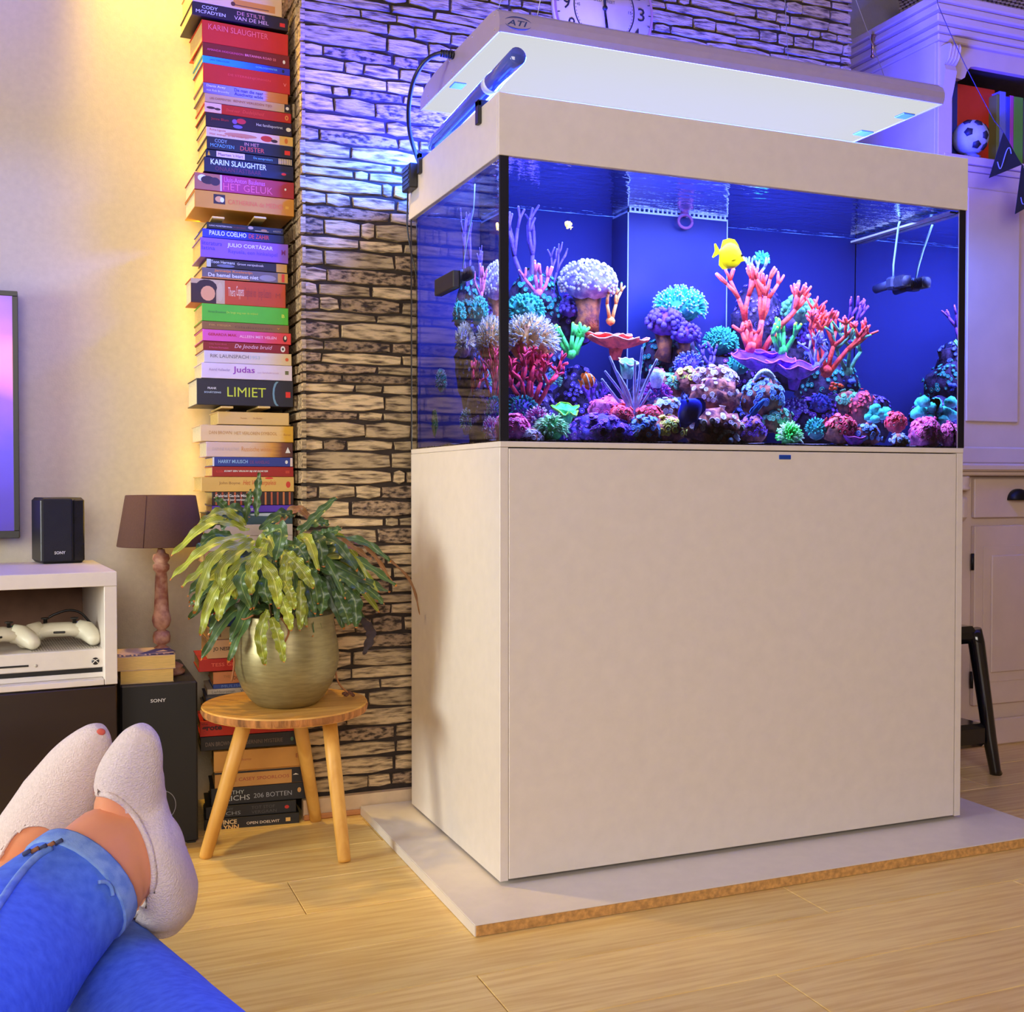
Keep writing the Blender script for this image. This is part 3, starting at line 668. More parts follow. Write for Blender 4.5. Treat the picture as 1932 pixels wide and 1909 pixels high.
zoa(1625, 772, .16, 26, 30, redp, 'dark maroon polyp rock right of the frilled cluster', 69, 60, .005, CM('maroon', (120, 50, 70), (60, 24, 50)))
zoa(1690, 798, .07, 19, 18, redp, 'round red polyp ball on the right front', 70, 80, .0052, crimson)
zoa(1745, 822, .05, 32, 30, pinkp, 'large pink polyp dome at the right front', 71, 120, .006, pink)
zoa(1790, 826, .05, 18, 26, pinkp, 'narrow pink polyp dome beside the right glass edge', 72, 60, .006, pink)
zoa(1697, 832, .03, 18, 12, icy, 'low icy blue polyp cluster in front of the red ball', 73, 36, .005)
zoa(970, 812, .05, 26, 26, pinkp, 'lilac pink polyp cluster beside the front left glass corner', 74, 70, .006, pink)
zoa(1000, 826, .04, 22, 16, whitep, 'small white polyp cluster at the left front', 75, 40, .005)
zoa(870, 815, .05, 22, 26, whitep, 'white polyp cluster inside the left end of the tank', 76, 44, .005) if 0 else None
mound(1540, 812, .08, 22, 22, teal, 'small teal feathery coral on the right front', CM('deep_teal', (30, 110, 120)), 90, .008, .0022, 15)
mound(1040, 814, .05, 27, 24, CM('mint', (190, 235, 190), (110, 190, 140)), 'mint green striped anemone at the left front', green, 170, .016, .0024, 16, None, droop=.7, lo=-.2)
mound(1015, 795, .08, 18, 22, pink, 'lilac anemone behind the mint green anemone', purple, 80, .012, .0024, 17, whitep)
mound(1490, 826, .05, 22, 26, CM('white_green', (225, 245, 225), (70, 230, 100), nscale=30), 'glowing white and green anemone at the right front', green, 190, .012, .0024, 18, None, lo=-.2)
mound(985, 775, .14, 30, 26, CM('deep_teal', (30, 110, 120)), 'deep teal fuzzy coral under the crimson branching coral', purple, 110, .010, .0022, 19)
mound(1238, 745, .18, 30, 18, CM('magenta', (170, 60, 170), (90, 36, 120)), 'magenta hairy coral right of the sea rod', purple, 120, .012, .002, 20)
def leafy(x, y, Y, rx, mat, lab, seed, n=12):
    c = inw(x, y, Y); s = PX(x, Y); t = thing('leaf_coral', lab, 'coral', c); rg = random.Random(seed); mb = MB()
    for i in range(n):
        p = c+Vector((rg.uniform(-1, 1)*rx*s, rg.uniform(-.6, .4)*rx*s, rg.uniform(-.4, .8)*rx*s*.7)); mb.ico(p, (rx*s*.36, rx*s*.30, rx*s*.26), 2, .3, 2, seed+i)
    mb.build('lobes', mat, t, kind='stuff'); return t
leafy(1655, 785, .12, 28, turq, 'turquoise lobed coral left of the round red ball', 81)
leafy(1758, 782, .14, 38, turq, 'turquoise lobed coral above the large pink dome', 82, 16)
leafy(1577, 730, .24, 13, orange, 'bright red orange sponge under the right branching corals', 83, 8)
leafy(1597, 722, .30, 16, bluem, 'deep blue sponge beside the red orange sponge', 84, 8)
plate(1068, 772, .13, 22, green, lime, 'small bright green leaf coral under the clownfish', 6, .6, .8, 1, .2, .06)
mb_ = plate(1612, 832, .04, 26, CM('purple_fan', (160, 60, 200), (100, 40, 150)), pinkrim, 'low purple fan coral at the right front', 8, .5, .6, 1, .06, .5)
# fan shaped white clams
def clam(x, y, Y, rx, lab):
    c = inw(x, y, Y); s = PX(x, Y)*rx; t = thing('white_clam', lab, 'clam', c-Vector((0, 0, .01)))
    for k in range(9):
        a = R(-80+20*k); e = c+Vector((math.sin(a)*s*1.05, -.012-.010*math.cos(a), math.cos(a)*s*.75-s*.25)); b = c+Vector((0, .004, s*.55))
        MB().tube([b, b*.5+e*.5+Vector((0, -.010, .004)), e], [s*.10, s*.21, s*.15], 8).build('rib', CM('shell', (225, 238, 240), (150, 175, 190)), t)
    MB().tube([c+Vector((0, -.026, -s*.15)), c+Vector((0, -.02, -s*.12))], [s*.26, s*.22], 12).build('mouth_ring', icy, t)
clam(1370, 828, .04, 21, 'white ribbed fan clam at the front middle')
clam(1438, 716, .12, 21, 'white ribbed fan clam on top of the ice blue polyp rock')
# corals on the left flank, seen through the left pane
_inw = inw
def inw(x, y, X):
    d = ray(x, y).normalized(); p = CAM+d*((.0108-CAM.x)/d.x); n = Vector((-1, 0, 0)); r = 1/1.33; c = -n.dot(d)
    t = d*r+n*(r*c-math.sqrt(1-r*r*(1-c*c))); X = min(X, .4); return p+t*((X-p.x)/t.x)
mound(832, 722, .055, 24, 26, turq, 'turquoise ball coral low on the left flank near the rear corner', teal, 160, .010, .0024, 91, icy)
mound(866, 596, .10, 30, 28, teal, 'teal rounded coral high on the left flank seen through the side pane', CM('deep_teal', (30, 110, 120)), 130, .009, .003, 92)
mound(876, 648, .09, 40, 36, pale, 'cream lilac anemone coral on the left flank seen through the side pane', lav, 260, .014, .0022, 93, lavtip)
branchy(896, 748, .09, 62, crimson, 'crimson bushy coral on the left flank seen through the side pane', 94, .95, .0058, 2, 3, salmon, 5, .75)
mound(820, 800, .03, 16, 34, CM('mint', (190, 235, 190), (110, 190, 140)), 'tall mint speckled growth in the rear left corner', green, 140, .006, .002, 95)
mound(880, 800, .05, 26, 28, seag, 'grey green fuzzy coral at the bottom of the left flank', bluem, 120, .010, .0024, 96, icy)
mound(925, 815, .05, 26, 22, pink, 'lilac pink anemone at the bottom behind the left pane', purple, 120, .012, .0024, 97, whitep)
inw = _inw
# ------------------------------------------------------------------ fish
def fish(x, y, Y, L, hh, mat, lab, face=1, pitch=0, bands=None, finm=None, name='reef_fish', yaw=0, snout=.35, eye=True):
    """L length and hh half height in photo pixels; face = 1 looks right"""
    c = inw(x, y, Y); s = PX(x, Y); L *= s; hh *= s
    t = thing(name, lab, 'fish', c, 0)
    Mx = Matrix.Translation(c) @ Matrix.Rotation(yaw, 4, 'Z') @ Matrix.Rotation(-pitch*face, 4, 'Y') @ Matrix.Diagonal((face, 1, 1, 1))
    prof = [(.5, .03), (.46, .10), (.40, .24), (.33, .52), (.22, .82), (.08, .99), (-.06, 1.0), (-.2, .84), (-.31, .52), (-.38, .22), (-.42, .14)] if snout > .3 else [(.5, .05), (.46, .3), (.38, .58), (.27, .82), (.12, .98), (-.05, 1), (-.2, .84), (-.32, .55), (-.4, .3), (-.43, .22)]
    rings = [[Mx @ Vector((a*L, math.cos(2*math.pi*k/14)*hh*.30*b**.7, math.sin(2*math.pi*k/14)*hh*b - (.06*hh if a > .4 else 0))) for k in range(14)] for a, b in prof]
    MB().loft(rings).build('body', mat, t)
    def fin(nm, poly, m, d=.0012, yy=0):
        MB().prism([(a*L, b*hh) for a, b in poly], yy-d, yy+d, 'xz', T=Mx).build(nm, m, t)
    fm = finm or mat
    if snout > .3:
        fin('dorsal_fin', [(.28, .6), (.2, .95), (.05, 1.25), (-.15, 1.22), (-.33, .95), (-.36, .3), (0, .7)], fm)
        fin('anal_fin', [(.18, -.7), (.0, -1.0), (-.18, -1.18), (-.33, -.95), (-.36, -.3), (0, -.7)], fm)
    else:
        fin('dorsal_fin', [(.2, .8), (.1, 1.2), (-.05, 1.05), (-.2, 1.2), (-.34, .9), (-.34, .4), (0, .8)], fm)
        fin('anal_fin', [(-.02, -.8), (-.12, -1.25), (-.28, -1.0), (-.34, -.4)], fm)
    fin('tail_fin', [(-.40, .14), (-.56, .55), (-.60, .5), (-.54, 0), (-.60, -.5), (-.56, -.55), (-.40, -.14)], fm)
    fin('pectoral_fin', [(.18, .0), (.05, -.12), (.02, -.38), (.14, -.25)], fm, .0008, -.3*hh)
    if eye: MB().ico(Mx @ Vector((.36*L, -.17*hh, .22*hh)), hh*.10, 2).build('eye', M('fish_eye', (12, 12, 16), .15), t)
    for a0, a1 in bands or ():
        def half(a):
            for (p, q), (p2, q2) in zip(prof, prof[1:]):
                if p >= a >= p2: return q+(q2-q)*(p-a)/(p-p2)
            return .2
        rr = [[Mx @ Vector((a*L, math.cos(2*math.pi*k/14)*hh*.315*half(a)**.7, math.sin(2*math.pi*k/14)*hh*1.03*half(a))) for k in range(14)] for a in (a0, (a0+a1)/2, a1)]
        MB().loft(rr).build('white_band', M('fish_white', (240, 240, 240), .4), t)
    return t
yel = M('fish_yellow', (250, 222, 14), .45, var=.04, sss=0)
fish(1378, 482, .14, 58, 23, yel, 'bright yellow tang swimming above the right reef', 1, -.18, name='yellow_tang')
fish(1109, 718, .10, 29, 13, M('fish_orange', (250, 118, 30), .45), 'orange and white striped clownfish at the left', 1, .35, [(.26, .34), (-.06, .04), (-.36, -.30)], name='clownfish', snout=.2)
fish(1302, 776, .022, 52, 27, M('fish_blue', (16, 26, 150), .4), 'dark royal blue fish resting among the front polyps', -1, .9, name='blue_tang')
fish(1428, 770, .035, 46, 6, M('fish_bright_blue', (50, 110, 240), .4), 'slim bright blue fish in front of the ice blue polyps', 1, .75, name='blue_damselfish', snout=.2)
fish(1072, 424, .26, 15, 6, M('fish_gold', (250, 190, 80), .45), 'tiny orange and white fish in open blue water', -1, .7, [(-.40, -.1)], name='small_fish', snout=.2)

MB.build = _build
# ================================================================== left side: bench, television, speakers, lamp
rb = R(4.9)
c0 = on(222, 1290, 1, .45)
bench = thing('media_bench', 'white media bench with an open shelf over a dark glossy drawer base', 'bench', (c0.x, .45, 0), rb)
zt = on(222, 1078, 1, .45).z; zs = on(222, 1105, 1, .45).z; zb = on(222, 1290, 1, .45).z
BL, BD = 1.55, .40
lw = white; dkb = M('glossy_dark_brown', (40, 27, 27), .18, var=.05, coat=.4)
def lb(*b, bev=.001): return MB().box(*b, bev)
lb(-BL, 0, 0, BD, zs, zt).build('top', lw, bench, world=False)
lb(-.026, 0, .001, BD, zb, zs-.0003).build('side_panel', lw, bench, world=False)
lb(-BL, -BL+.026, .001, BD, zb, zs-.0003).build('side_panel', lw, bench, world=False)
lb(-BL+.027, -.027, .001, BD-.012, zb, zb+.012).build('shelf', lw, bench, world=False)
lb(-BL+.027, -.027, BD-.011, BD-.002, zb, zs-.0005).build('back_panel', M('back_board', (136, 104, 86), .8), bench, world=False)
lb(-.80, -.776, .002, BD-.012, zb+.0125, zs-.0005).build('divider', lw, bench, world=False)
lb(-BL, 0, .012, BD, .0, zb-.0004).build('base_carcass', dkb, bench, world=False)
for i in range(3):
    d_ = lb(-.0405-.505*(i+1)+.003, -.0405-.505*i if i else -.002, 0, .0118, .012, zb-.004, bev=.002).build('drawer_front', dkb, bench, world=False)
    lb(-.06-.505*i, -.045-.505*i, -.006, 0, zb-.085, zb-.035).build('handle', M('brass_pull', (190, 150, 90), .3, metal=.8), d_, world=True) if 0 else None
# ---- game console on the shelf
def bpt(px, py, yl=0):
    """point on the bench plane y = yl (bench frame) under photo pixel px, py, in the bench frame"""
    I = rootm(bench).inverted(); o = I @ CAM; d = I.to_3x3() @ ray(px, py); return o+d*((yl-o.y)/d.y)
k1 = bpt(203, 1223, .03); cz0 = zb+.0125; cz1 = k1.z
con = thing('game_console', 'flat white game console with black slot on the bench shelf', 'game console', rootm(bench) @ Vector((-.14, .1, cz0)), rb)
Bm = rootm(bench)
def cb_(mb, name, mat, par, **k): mb.v = [tuple(Bm @ Vector(v)) for v in mb.v]; return mb.build(name, mat, par, **k)
cw = M('console_white', (226, 218, 208), .45, var=.02)
X1 = k1.x; X0 = X1-.295
cb_(MB().box(X0, X1, .03, .26, cz0+.021, cz1, .002), 'upper_shell', cw, con)
cb_(MB().box(X0+.002, X1-.002, .036, .255, cz0+.010, cz0+.0215), 'dark_gap', black, con, label='black recessed gap')
cb_(MB().box(X0, X1, .031, .26, cz0, cz0+.0105, .001), 'lower_shell', cw, con)
s1 = bpt(54, 1256, .03)
cb_(MB().box(X0+.01, s1.x, .0292, .0305, s1.z-.002, s1.z+.002), 'disc_slot', black, con)
e1 = bpt(68, 1256, .03); mb = MB(); mb.tube([(e1.x, .0295, e1.z), (e1.x, .031, e1.z)], .0035, 12); cb_(mb, 'eject_button', M('button_grey', (190, 180, 165), .4), con)
g1 = bpt(180, 1247, .03); mb = MB(); mb.tube([(g1.x, .0288, g1.z), (g1.x, .0305, g1.z)], .0078, 20); lg = cb_(mb, 'power_emblem', M('emblem_dark', (40, 34, 34), .4), con)
mb = MB()
for sg in (-1, 1):
    mb.tube([(g1.x+sg*(-.0062+.0124*k/8), .0285, g1.z-.005+.0045*math.sin(math.pi*k/16)*2.0) for k in range(9)], .0009, 5)
cb_(mb, 'emblem_cross', cw, con)
mb = MB()
for i in range(26):
    for j in range(3): mb.box(X1-.15+i*.0056, X1-.1475+i*.0056, .05+j*.068, .112+j*.068, cz1+.0001, cz1+.0004)
cb_(mb, 'vent_slots', M('vent_grey', (170, 162, 150), .6), con, kind='stuff')
# ---- game controllers lying on the console
def gamepad(cx, cyy, lab, turn):
    base = Bm @ Vector((cx, cyy, cz1+.001))
    t = thing('game_controller', lab, 'controller', base, rb+turn)
    gw = M('pad_white', (226, 222, 200), .42, var=.02)
    def sec(x, yc, zc, ry, rz, n=14): return [(x, yc+ry*math.cos(2*math.pi*k/n), zc+rz*math.sin(2*math.pi*k/n)) for k in range(n)]
    mb = MB(); mb.loft([sec(-.052, .0, .030, .012, .012), sec(-.046, .0, .031, .022, .016), sec(-.02, .004, .034, .027, .016), sec(.02, .004, .034, .027, .016), sec(.046, .0, .031, .022, .016), sec(.052, 0, .030, .012, .012)])
    mb.build('body', gw, t, world=False)
    for sg in (-1, 1):
        mb = MB(); mb.tube([(sg*.038, .002, .034), (sg*.055, -.006, .030), (sg*.066, -.022, .021), (sg*.071, -.040, .0145), (sg*.070, -.048, .0135)], [.021, .0215, .019, .0145, .008], 14)
        mb.build('grip', gw, t, world=False)
        a = (sg*.030-.0, -.002 if sg > 0 else .012, .048)
        st = MB(); st.lathe([(.0045, 0), (.004, .008), (.0085, .0095), (.0088, .012), (.006, .0128)], 14, a); st.build('thumb_stick', black, t, world=False)
    MB().box(-.012, .012, -.025, -.0225, .029, .0335, .001).build('port', black, t, world=False)
    for k in range(4): MB().ico((.043+.007*math.cos(k*1.57), .008+.007*math.sin(k*1.57), .0475), .0032, 1).build('face_button', M('pad_button_%d' % k, [(200, 50, 40), (60, 160, 60), (60, 80, 200), (220, 180, 40)][k], .3), t, world=False)
    return t
g2 = bpt(113, 1205, .12)
gamepad(g2.x, .12, 'white game controller with dark sticks lying at the right on the console', R(-8))
gamepad(bpt(-12, 1225, .09).x, .09, 'white game controller cut by the left picture edge on the console', R(10))
pp = [bpt(*q) for q in ((92, 1165, .2), (105, 1158, .2), (130, 1151, .2), (152, 1156, .2), (168, 1172, .2), (180, 1185, .2), (186, 1205, .2))]
tag(MB().tube([Bm @ p for p in smooth_path(pp)], .0028, 8).build('charging_cable', black), 'black charging cable arching behind the controller in the bench', 'cable')
# ---- satellite speaker on the bench
spk = on(120, 1063, 2, zt); zsp = zt+.0005
t = thing('shelf_speaker', 'small black speaker standing upright on the white media bench', 'speaker', (spk.x, spk.y, zsp), R(12))
hgt = (1062-938)/F*((spk-CAM).dot(FW)); wdt = (160-81)/F*((spk-CAM).dot(FW))
MB().box(-wdt*.5, wdt*.5, .0, .11, 0, hgt, .007).build('cabinet', black, t, world=False)
MB().box(-wdt*.49, wdt*.20, -.006, .004, .004, hgt-.002, .003).build('grille', M('speaker_cloth', (27, 25, 27), .85, bump=.5, bscale=900), t, world=False)
MB().box(wdt*.22, wdt*.485, -.003, .004, .004, hgt-.004, .004).build('side_trim', M('speaker_trim', (30, 30, 36), .25), t, world=False)
print_w = M('print_white', (225, 225, 230), .5); print_k = M('print_black', (26, 24, 26), .5)
lettering('SONY', rootm(t) @ frame_xz((0, -.0064, 0)), -wdt*.22, wdt*.03, .022, .029, print_w, t, bold=.02)
# ---- television
tv = thing('television', 'flat black framed television showing a purple picture at the left edge', 'television', (-1.45, .9, .72))
a = on(33, 550, 1, .885); b = on(33, 1015, 1, .885); TW = 1.12; tvx = a.x; tz0, tz1 = b.z, a.z
MB().box(tvx-TW, tvx, .885, .93, tz0, tz1, .002).build('housing', black, tv)
fr = .012
MB().box(tvx-TW, tvx, .8805, .8848, tz1-fr, tz1, .001).box(tvx-TW, tvx, .8805, .8848, tz0, tz0+fr*1.5, .001).box(tvx-fr, tvx, .8805, .8848, tz0+fr*1.5, tz1-fr, .001).box(tvx-TW, tvx-TW+fr, .8805, .8848, tz0+fr*1.5, tz1-fr, .001).build('bezel', black, tv)
scr = Mgrad('screen_picture', [(0, (60, 40, 140)), (.35, (70, 45, 190)), (.55, (120, 60, 190)), (.75, (230, 120, 170)), (.88, (170, 90, 200)), (1, (120, 70, 180))], 2, .3, .8, .5)
MB().box(tvx-TW+fr, tvx-fr, .8822, .8847, tz0+fr*1.5, tz1-fr).build('screen', scr, tv, 'glowing purple picture')
MB().box(tvx-.8, tvx-.3, .93, .9495, tz0+.15, tz1-.15).build('wall_mount', black, tv)
# ---- subwoofer
zsub = on(278, 1291, 1, .585).z
sub = thing('subwoofer', 'tall black subwoofer standing on the floor between bench and stool', 'speaker', (-.605, .75, 0))
MB().box(-.690, -.521, .586, .94, .004, zsub, .004).build('cabinet', M('subwoofer_black', (21, 20, 21), .55, var=.05), sub)
for x in (-.675, -.536):
    for y in (.6, .92): MB().box(x-.01, x+.01, y-.01, y+.01, .0002, .0042).build('foot', black, sub)
a, b = on(284, 1326, 1, .585), on(313, 1317, 1, .585)
lettering('SONY', frame_xz((0, .5855, 0)), a.x, b.x, (a.z+b.z)/2-.004, (a.z+b.z)/2+.004, print_w, sub, bold=.02)
p = on(306, 1520, 1, .585); mb = MB(); mb.tube([(p.x+.03*math.cos(R(9*k)), .5856, p.z+.034*math.sin(R(9*k))) for k in range(41)], .0009, 5, cap=False); mb.build('port_ring', M('ring_grey', (150, 150, 160), .4), sub)
# ---- two thick paperbacks lying on the subwoofer
pagem = M('page_edges', (236, 200, 120), .8, var=.10, nscale=40, stretch=(1, 1, 30))
pagew = M('page_edges_white', (238, 222, 178), .8, var=.08, nscale=40, stretch=(1, 1, 30))
def flatbook(x0, x1, y0, y1, z0, z1, lab, cov, rz=0, pages=None):
    cx, cyy = (x0+x1)/2, (y0+y1)/2
    t = thing('book', lab, 'book', (cx, cyy, z0), rz); w, d, h = (x1-x0)/2, (y1-y0)/2, z1-z0
    MB().box(-w+.001, w-.001, -d+.0005, d-.001, .0012, h-.0012).build('pages', pages or pagem, t, world=False)
    MB().box(-w, w, -d, d, h-.0011, h).box(-w, w, -d, d, 0, .0011).box(-w, w, d-.0009, d, .0011, h-.0011).build('cover', cov, t, world=False)
    return t
a = on(228, 1296, 2, zsub); b = on(328, 1286, 2, zsub); zm = on(278, 1263, 1, .60).z; zh = on(278, 1237, 1, .60).z
cream = M('cover_cream', (225, 190, 130), .5)
flatbook(-.6895, b.x, .60, .74, zsub+.0004, zm-.0003, 'thick yellowed paperback lying on the subwoofer, the lower one', cream)
fb = flatbook(-.700, b.x+.004, .595, .735, zm, zh, 'thick yellowed paperback with blue printed cover lying on top of another', M('cover_pale', (216, 186, 160), .45))
w = .098; navy = M('print_navy', (52, 48, 110), .5); hh_ = zh-zm
def topprint(poly, m, name='cover_print', z=.0002): MB().prism(poly, hh_+z-.0001, hh_+z+.0001, 'xy').build(name, m, fb, world=False)
topprint([(-.092, -.066), (.062, -.064), (.066, -.036), (-.092, -.034)], navy)
topprint([(-.012, -.03), (.032, .045), (.062, .045), (.072, -.022)], navy)
topprint([(-.092, -.03), (-.05, -.03), (-.082, .03), (-.092, .03)], navy)
topprint([(.026, -.012), (.046, .016), (.054, -.012)], M('cover_pale', (216, 186, 160)), z=.0005)
lettering('INFINITE', rootm(fb) @ Matrix.Translation((0, 0, hh_+.0007)), -.085, .055, -.061, -.039, M('cover_pale', (216, 186, 160)), fb, bold=.01)
# ---- table lamp
LX, LY = on(303, 1150, 1, .72).x, .72
tl_ = thing('table_lamp', 'table lamp with brown tapered shade and turned wooden foot behind the paperbacks', 'lamp', (LX+.004, LY, zsub))
lw_ = M('weathered_wood', (200, 150, 122), .6, var=.15, nscale=40, c2=(150, 90, 70))
zz = lambda py: on(303, py, 1, LY).z
z_ = zsub+.0006
prof = [(.052, z_), (.054, z_+.006), (.046, z_+.013), (.050, z_+.018), (.036, z_+.026), (.018, z_+.032)]
for py, r in ((1240, .014), (1232, .026), (1222, .023), (1217, .011), (1211, .024), (1200, .025), (1192, .022), (1188, .011), (1181, .022), (1170, .027), (1163, .026), (1157, .023), (1150, .021), (1120, .019), (1090, .0175), (1080, .0150), (1074, .023), (1066, .024), (1062, .018), (1054, .025), (1046, .022), (1043, .013), (1036, .010)):
    if zz(py) > prof[-1][1]: prof.append((r*.82, zz(py)))
MB().lathe(prof, 28, (LX+.002, LY, 0)).build('turned_foot', lw_, tl_)
sh = M('brown_shade', (92, 60, 46), .85, var=.06, nscale=300, bump=.3, bscale=900)
z0_, z1_ = on(303, 1030, 1, LY).z, on(303, 934, 1, LY).z
mb = MB(); mb.lathe([(.100, z0_), (.1015, z0_+.002), (.0815, z1_-.002), (.080, z1_), (.0785, z1_-.002), (.098, z0_+.002), (.0995, z0_)], 44, (LX+.002, LY, 0), cap=False); shd = mb.build('lamp_shade', sh, tl_)
a = R(-118); MB().tube([(LX+.002+r_*math.cos(a), LY+r_*math.sin(a), q) for r_, q in ((.1018, z0_+.001), (.0818, z1_-.001))], .0012, 5).build('seam', M('shade_seam', (80, 48, 40), .8), shd)
MB().tube([(LX, LY, z0_-.03), (LX, LY, z1_-.01)], .006, 8).build('socket', M('brass', (180, 140, 70), .3, metal=1), tl_)
mb = MB(); mb.ico((LX, LY, (z0_+z1_)/2+.01), (.022, .022, .03), 2); mb.build('bulb', M('bulb_glass', (235, 230, 220), .2), tl_)
# ================================================================== stool and plant
sc_ = on(539, 1325, 1, .46); SZ = sc_.z; pine = M('pine', (226, 172, 84), .5, var=.12, nscale=5, stretch=(1, 10, 1), c2=(206, 148, 64), bump=.1)
st = thing('stool', 'round three legged pine stool carrying the potted plant', 'stool', (sc_.x, .46, 0))
mb = MB(); n = 48; rg = random.Random(2)
rim = [(.186+.002*math.sin(3*2*math.pi*k/n)+.0012*rg.random()) for k in range(n)]
mb.loft([[(sc_.x+rim[k]*q*math.cos(2*math.pi*k/n), .46+rim[k]*q*math.sin(2*math.pi*k/n), SZ+dz) for k in range(n)] for q, dz in ((.97, -.021), (.985, -.018), (.995, -.004), (.985, 0))], smooth=False)
mb.build('seat', pine, st)
bark = M('bark_edge', (178, 116, 60), .9, var=.3, nscale=60, stretch=(1, 1, .2), bump=.8)
mb = MB(); mb.loft([[(sc_.x+(rim[k]*q+.0006+.002*noise.noise(Vector((k*.9, dz*80, 0))))*math.cos(2*math.pi*k/n), .46+(rim[k]*q+.0006)*math.sin(2*math.pi*k/n), SZ+dz) for k in range(n)] for q, dz in ((.985, -.019), (1.0, -.012), (.997, -.003))], cap=False); mb.build('rough_edge', bark, st)
feet = [on(387, 1618, 2, 0), on(650, 1626, 2, 0), on(596, 1548, 2, 0)]
for fpt, top in zip(feet, ((-.090, -.015), (.085, -.06), (.045, .10))):
    a = Vector((sc_.x+top[0], .46+top[1], SZ-.0205)); b = Vector((fpt.x, fpt.y, .0005))
    MB().tube([b, b+(a-b)*.02, b+(a-b)*.6, a], [.0135, .0145, .0165, .017], 14).build('leg', pine, st)
PXc, PYc = on(541, 1300, 1, .44).x, .44
pt = thing('potted_plant', 'green potted plant with wavy drooping leaves standing on the stool', 'plant', (PXc, PYc, SZ+.0005))
glaze = M('bronze_glaze', (156, 144, 100), .36, metal=.45, var=.1, nscale=30, stretch=(1, 1, 6), c2=(134, 122, 84), c2pos=(.3, .7), bump=.05, bscale=200)
sc = 2.52/F; pz0 = SZ+.0006
prof = [(.055, 0), (.066, .002), (.083, .017), (.101, .045), (.1135, .080), (.1175, .105), (.115, .135), (.109, .165), (.1055, .190), (.1065, .203), (.1055, .2055), (.1005, .204), (.099, .190), (.102, .170)]
MB().lathe([(r, pz0+z) for r, z in prof], 44, (PXc, PYc, 0), cap=False).build('pot', glaze, pt)
MB().lathe([(.0, pz0+.178), (.06, pz0+.182), (.101, pz0+.176)], 24, (PXc, PYc, 0), cap=False).build('soil', M('soil', (48, 34, 24), .95, bump=1), pt)
MB().lathe([(.054, pz0), (.02, pz0+.0002), (.0001, pz0+.0002)], 24, (PXc, PYc, 0), cap=False).build('pot_base', glaze, pt)
def leaf_mat(name, c, cdark, mid, rough=.38):
    m = bpy.data.materials.new(name); m.use_nodes = True; nt = m.node_tree; N = nt.nodes; L = nt.links; b = N['Principled BSDF']
    b.inputs['Roughness'].default_value = rough
    uv = N.new('ShaderNodeUVMap'); sp = N.new('ShaderNodeSeparateXYZ'); L.new(uv.outputs[0], sp.inputs[0])
    ab = N.new('ShaderNodeMath'); ab.operation = 'ABSOLUTE'; sb = N.new('ShaderNodeMath'); sb.operation = 'SUBTRACT'; sb.inputs[1].default_value = .5
    L.new(sp.outputs[0], sb.inputs[0]); L.new(sb.outputs[0], ab.inputs[0])
    ma = N.new('ShaderNodeMath'); ma.operation = 'MULTIPLY_ADD'; ma.inputs[1].default_value = 1.1; L.new(ab.outputs[0], ma.inputs[0]); 
    mu = N.new('ShaderNodeMath'); mu.operation = 'MULTIPLY'; mu.inputs[1].default_value = -1; L.new(sp.outputs[1], mu.inputs[0]); L.new(mu.outputs[0], ma.inputs[2])
    sn = N.new('ShaderNodeMath'); sn.operation = 'SINE'; m2 = N.new('ShaderNodeMath'); m2.operation = 'MULTIPLY'; m2.inputs[1].default_value = 55
    L.new(ma.outputs[0], m2.inputs[0]); L.new(m2.outputs[0], sn.inputs[0])
    rp = N.new('ShaderNodeValToRGB'); rp.color_ramp.elements[0].position = .35; rp.color_ramp.elements[0].color = lin(c); rp.color_ramp.elements[1].position = .95; rp.color_ramp.elements[1].color = lin(cdark)
    L.new(sn.outputs[0], rp.inputs[0])
    r2 = N.new('ShaderNodeValToRGB'); r2.color_ramp.elements[0].position = .02; r2.color_ramp.elements[0].color = lin(mid); r2.color_ramp.elements[1].position = .06; r2.color_ramp.elements[1].color = (0, 0, 0, 1)
    mx = N.new('ShaderNodeMix'); mx.data_type = 'RGBA'; lt = N.new('ShaderNodeMath'); lt.operation = 'LESS_THAN'; lt.inputs[1].default_value = .035; L.new(ab.outputs[0], lt.inputs[0])
    L.new(lt.outputs[0], mx.inputs[0]); L.new(rp.outputs[0], mx.inputs[6]); mx.inputs[7].default_value = lin(mid)
    gt = N.new('ShaderNodeMath'); gt.operation = 'GREATER_THAN'; gt.inputs[1].default_value = .965; L.new(sp.outputs[1], gt.inputs[0])
    m3 = N.new('ShaderNodeMix'); m3.data_type = 'RGBA'; L.new(gt.outputs[0], m3.inputs[0]); L.new(mx.outputs[2], m3.inputs[6]); m3.inputs[7].default_value = lin((196, 120, 50))
    oi = N.new('ShaderNodeObjectInfo'); hs = N.new('ShaderNodeHueSaturation'); mr = N.new('ShaderNodeMapRange'); mr.inputs['To Min'].default_value = .72; mr.inputs['To Max'].default_value = 1.25
    L.new(oi.outputs['Random'], mr.inputs['Value']); L.new(mr.outputs[0], hs.inputs['Value']); L.new(m3.outputs[2], hs.inputs['Color'])
    L.new(hs.outputs[0], b.inputs['Base Color']); return m
lm_light = leaf_mat('leaf_green', (168, 176, 58), (58, 84, 34), (196, 200, 100)); lm_dark = leaf_mat('leaf_dark_green', (74, 104, 52), (38, 58, 34), (120, 140, 76)); lm_dry = leaf_mat('leaf_dry', (150, 104, 60), (92, 58, 36), (170, 120, 70))
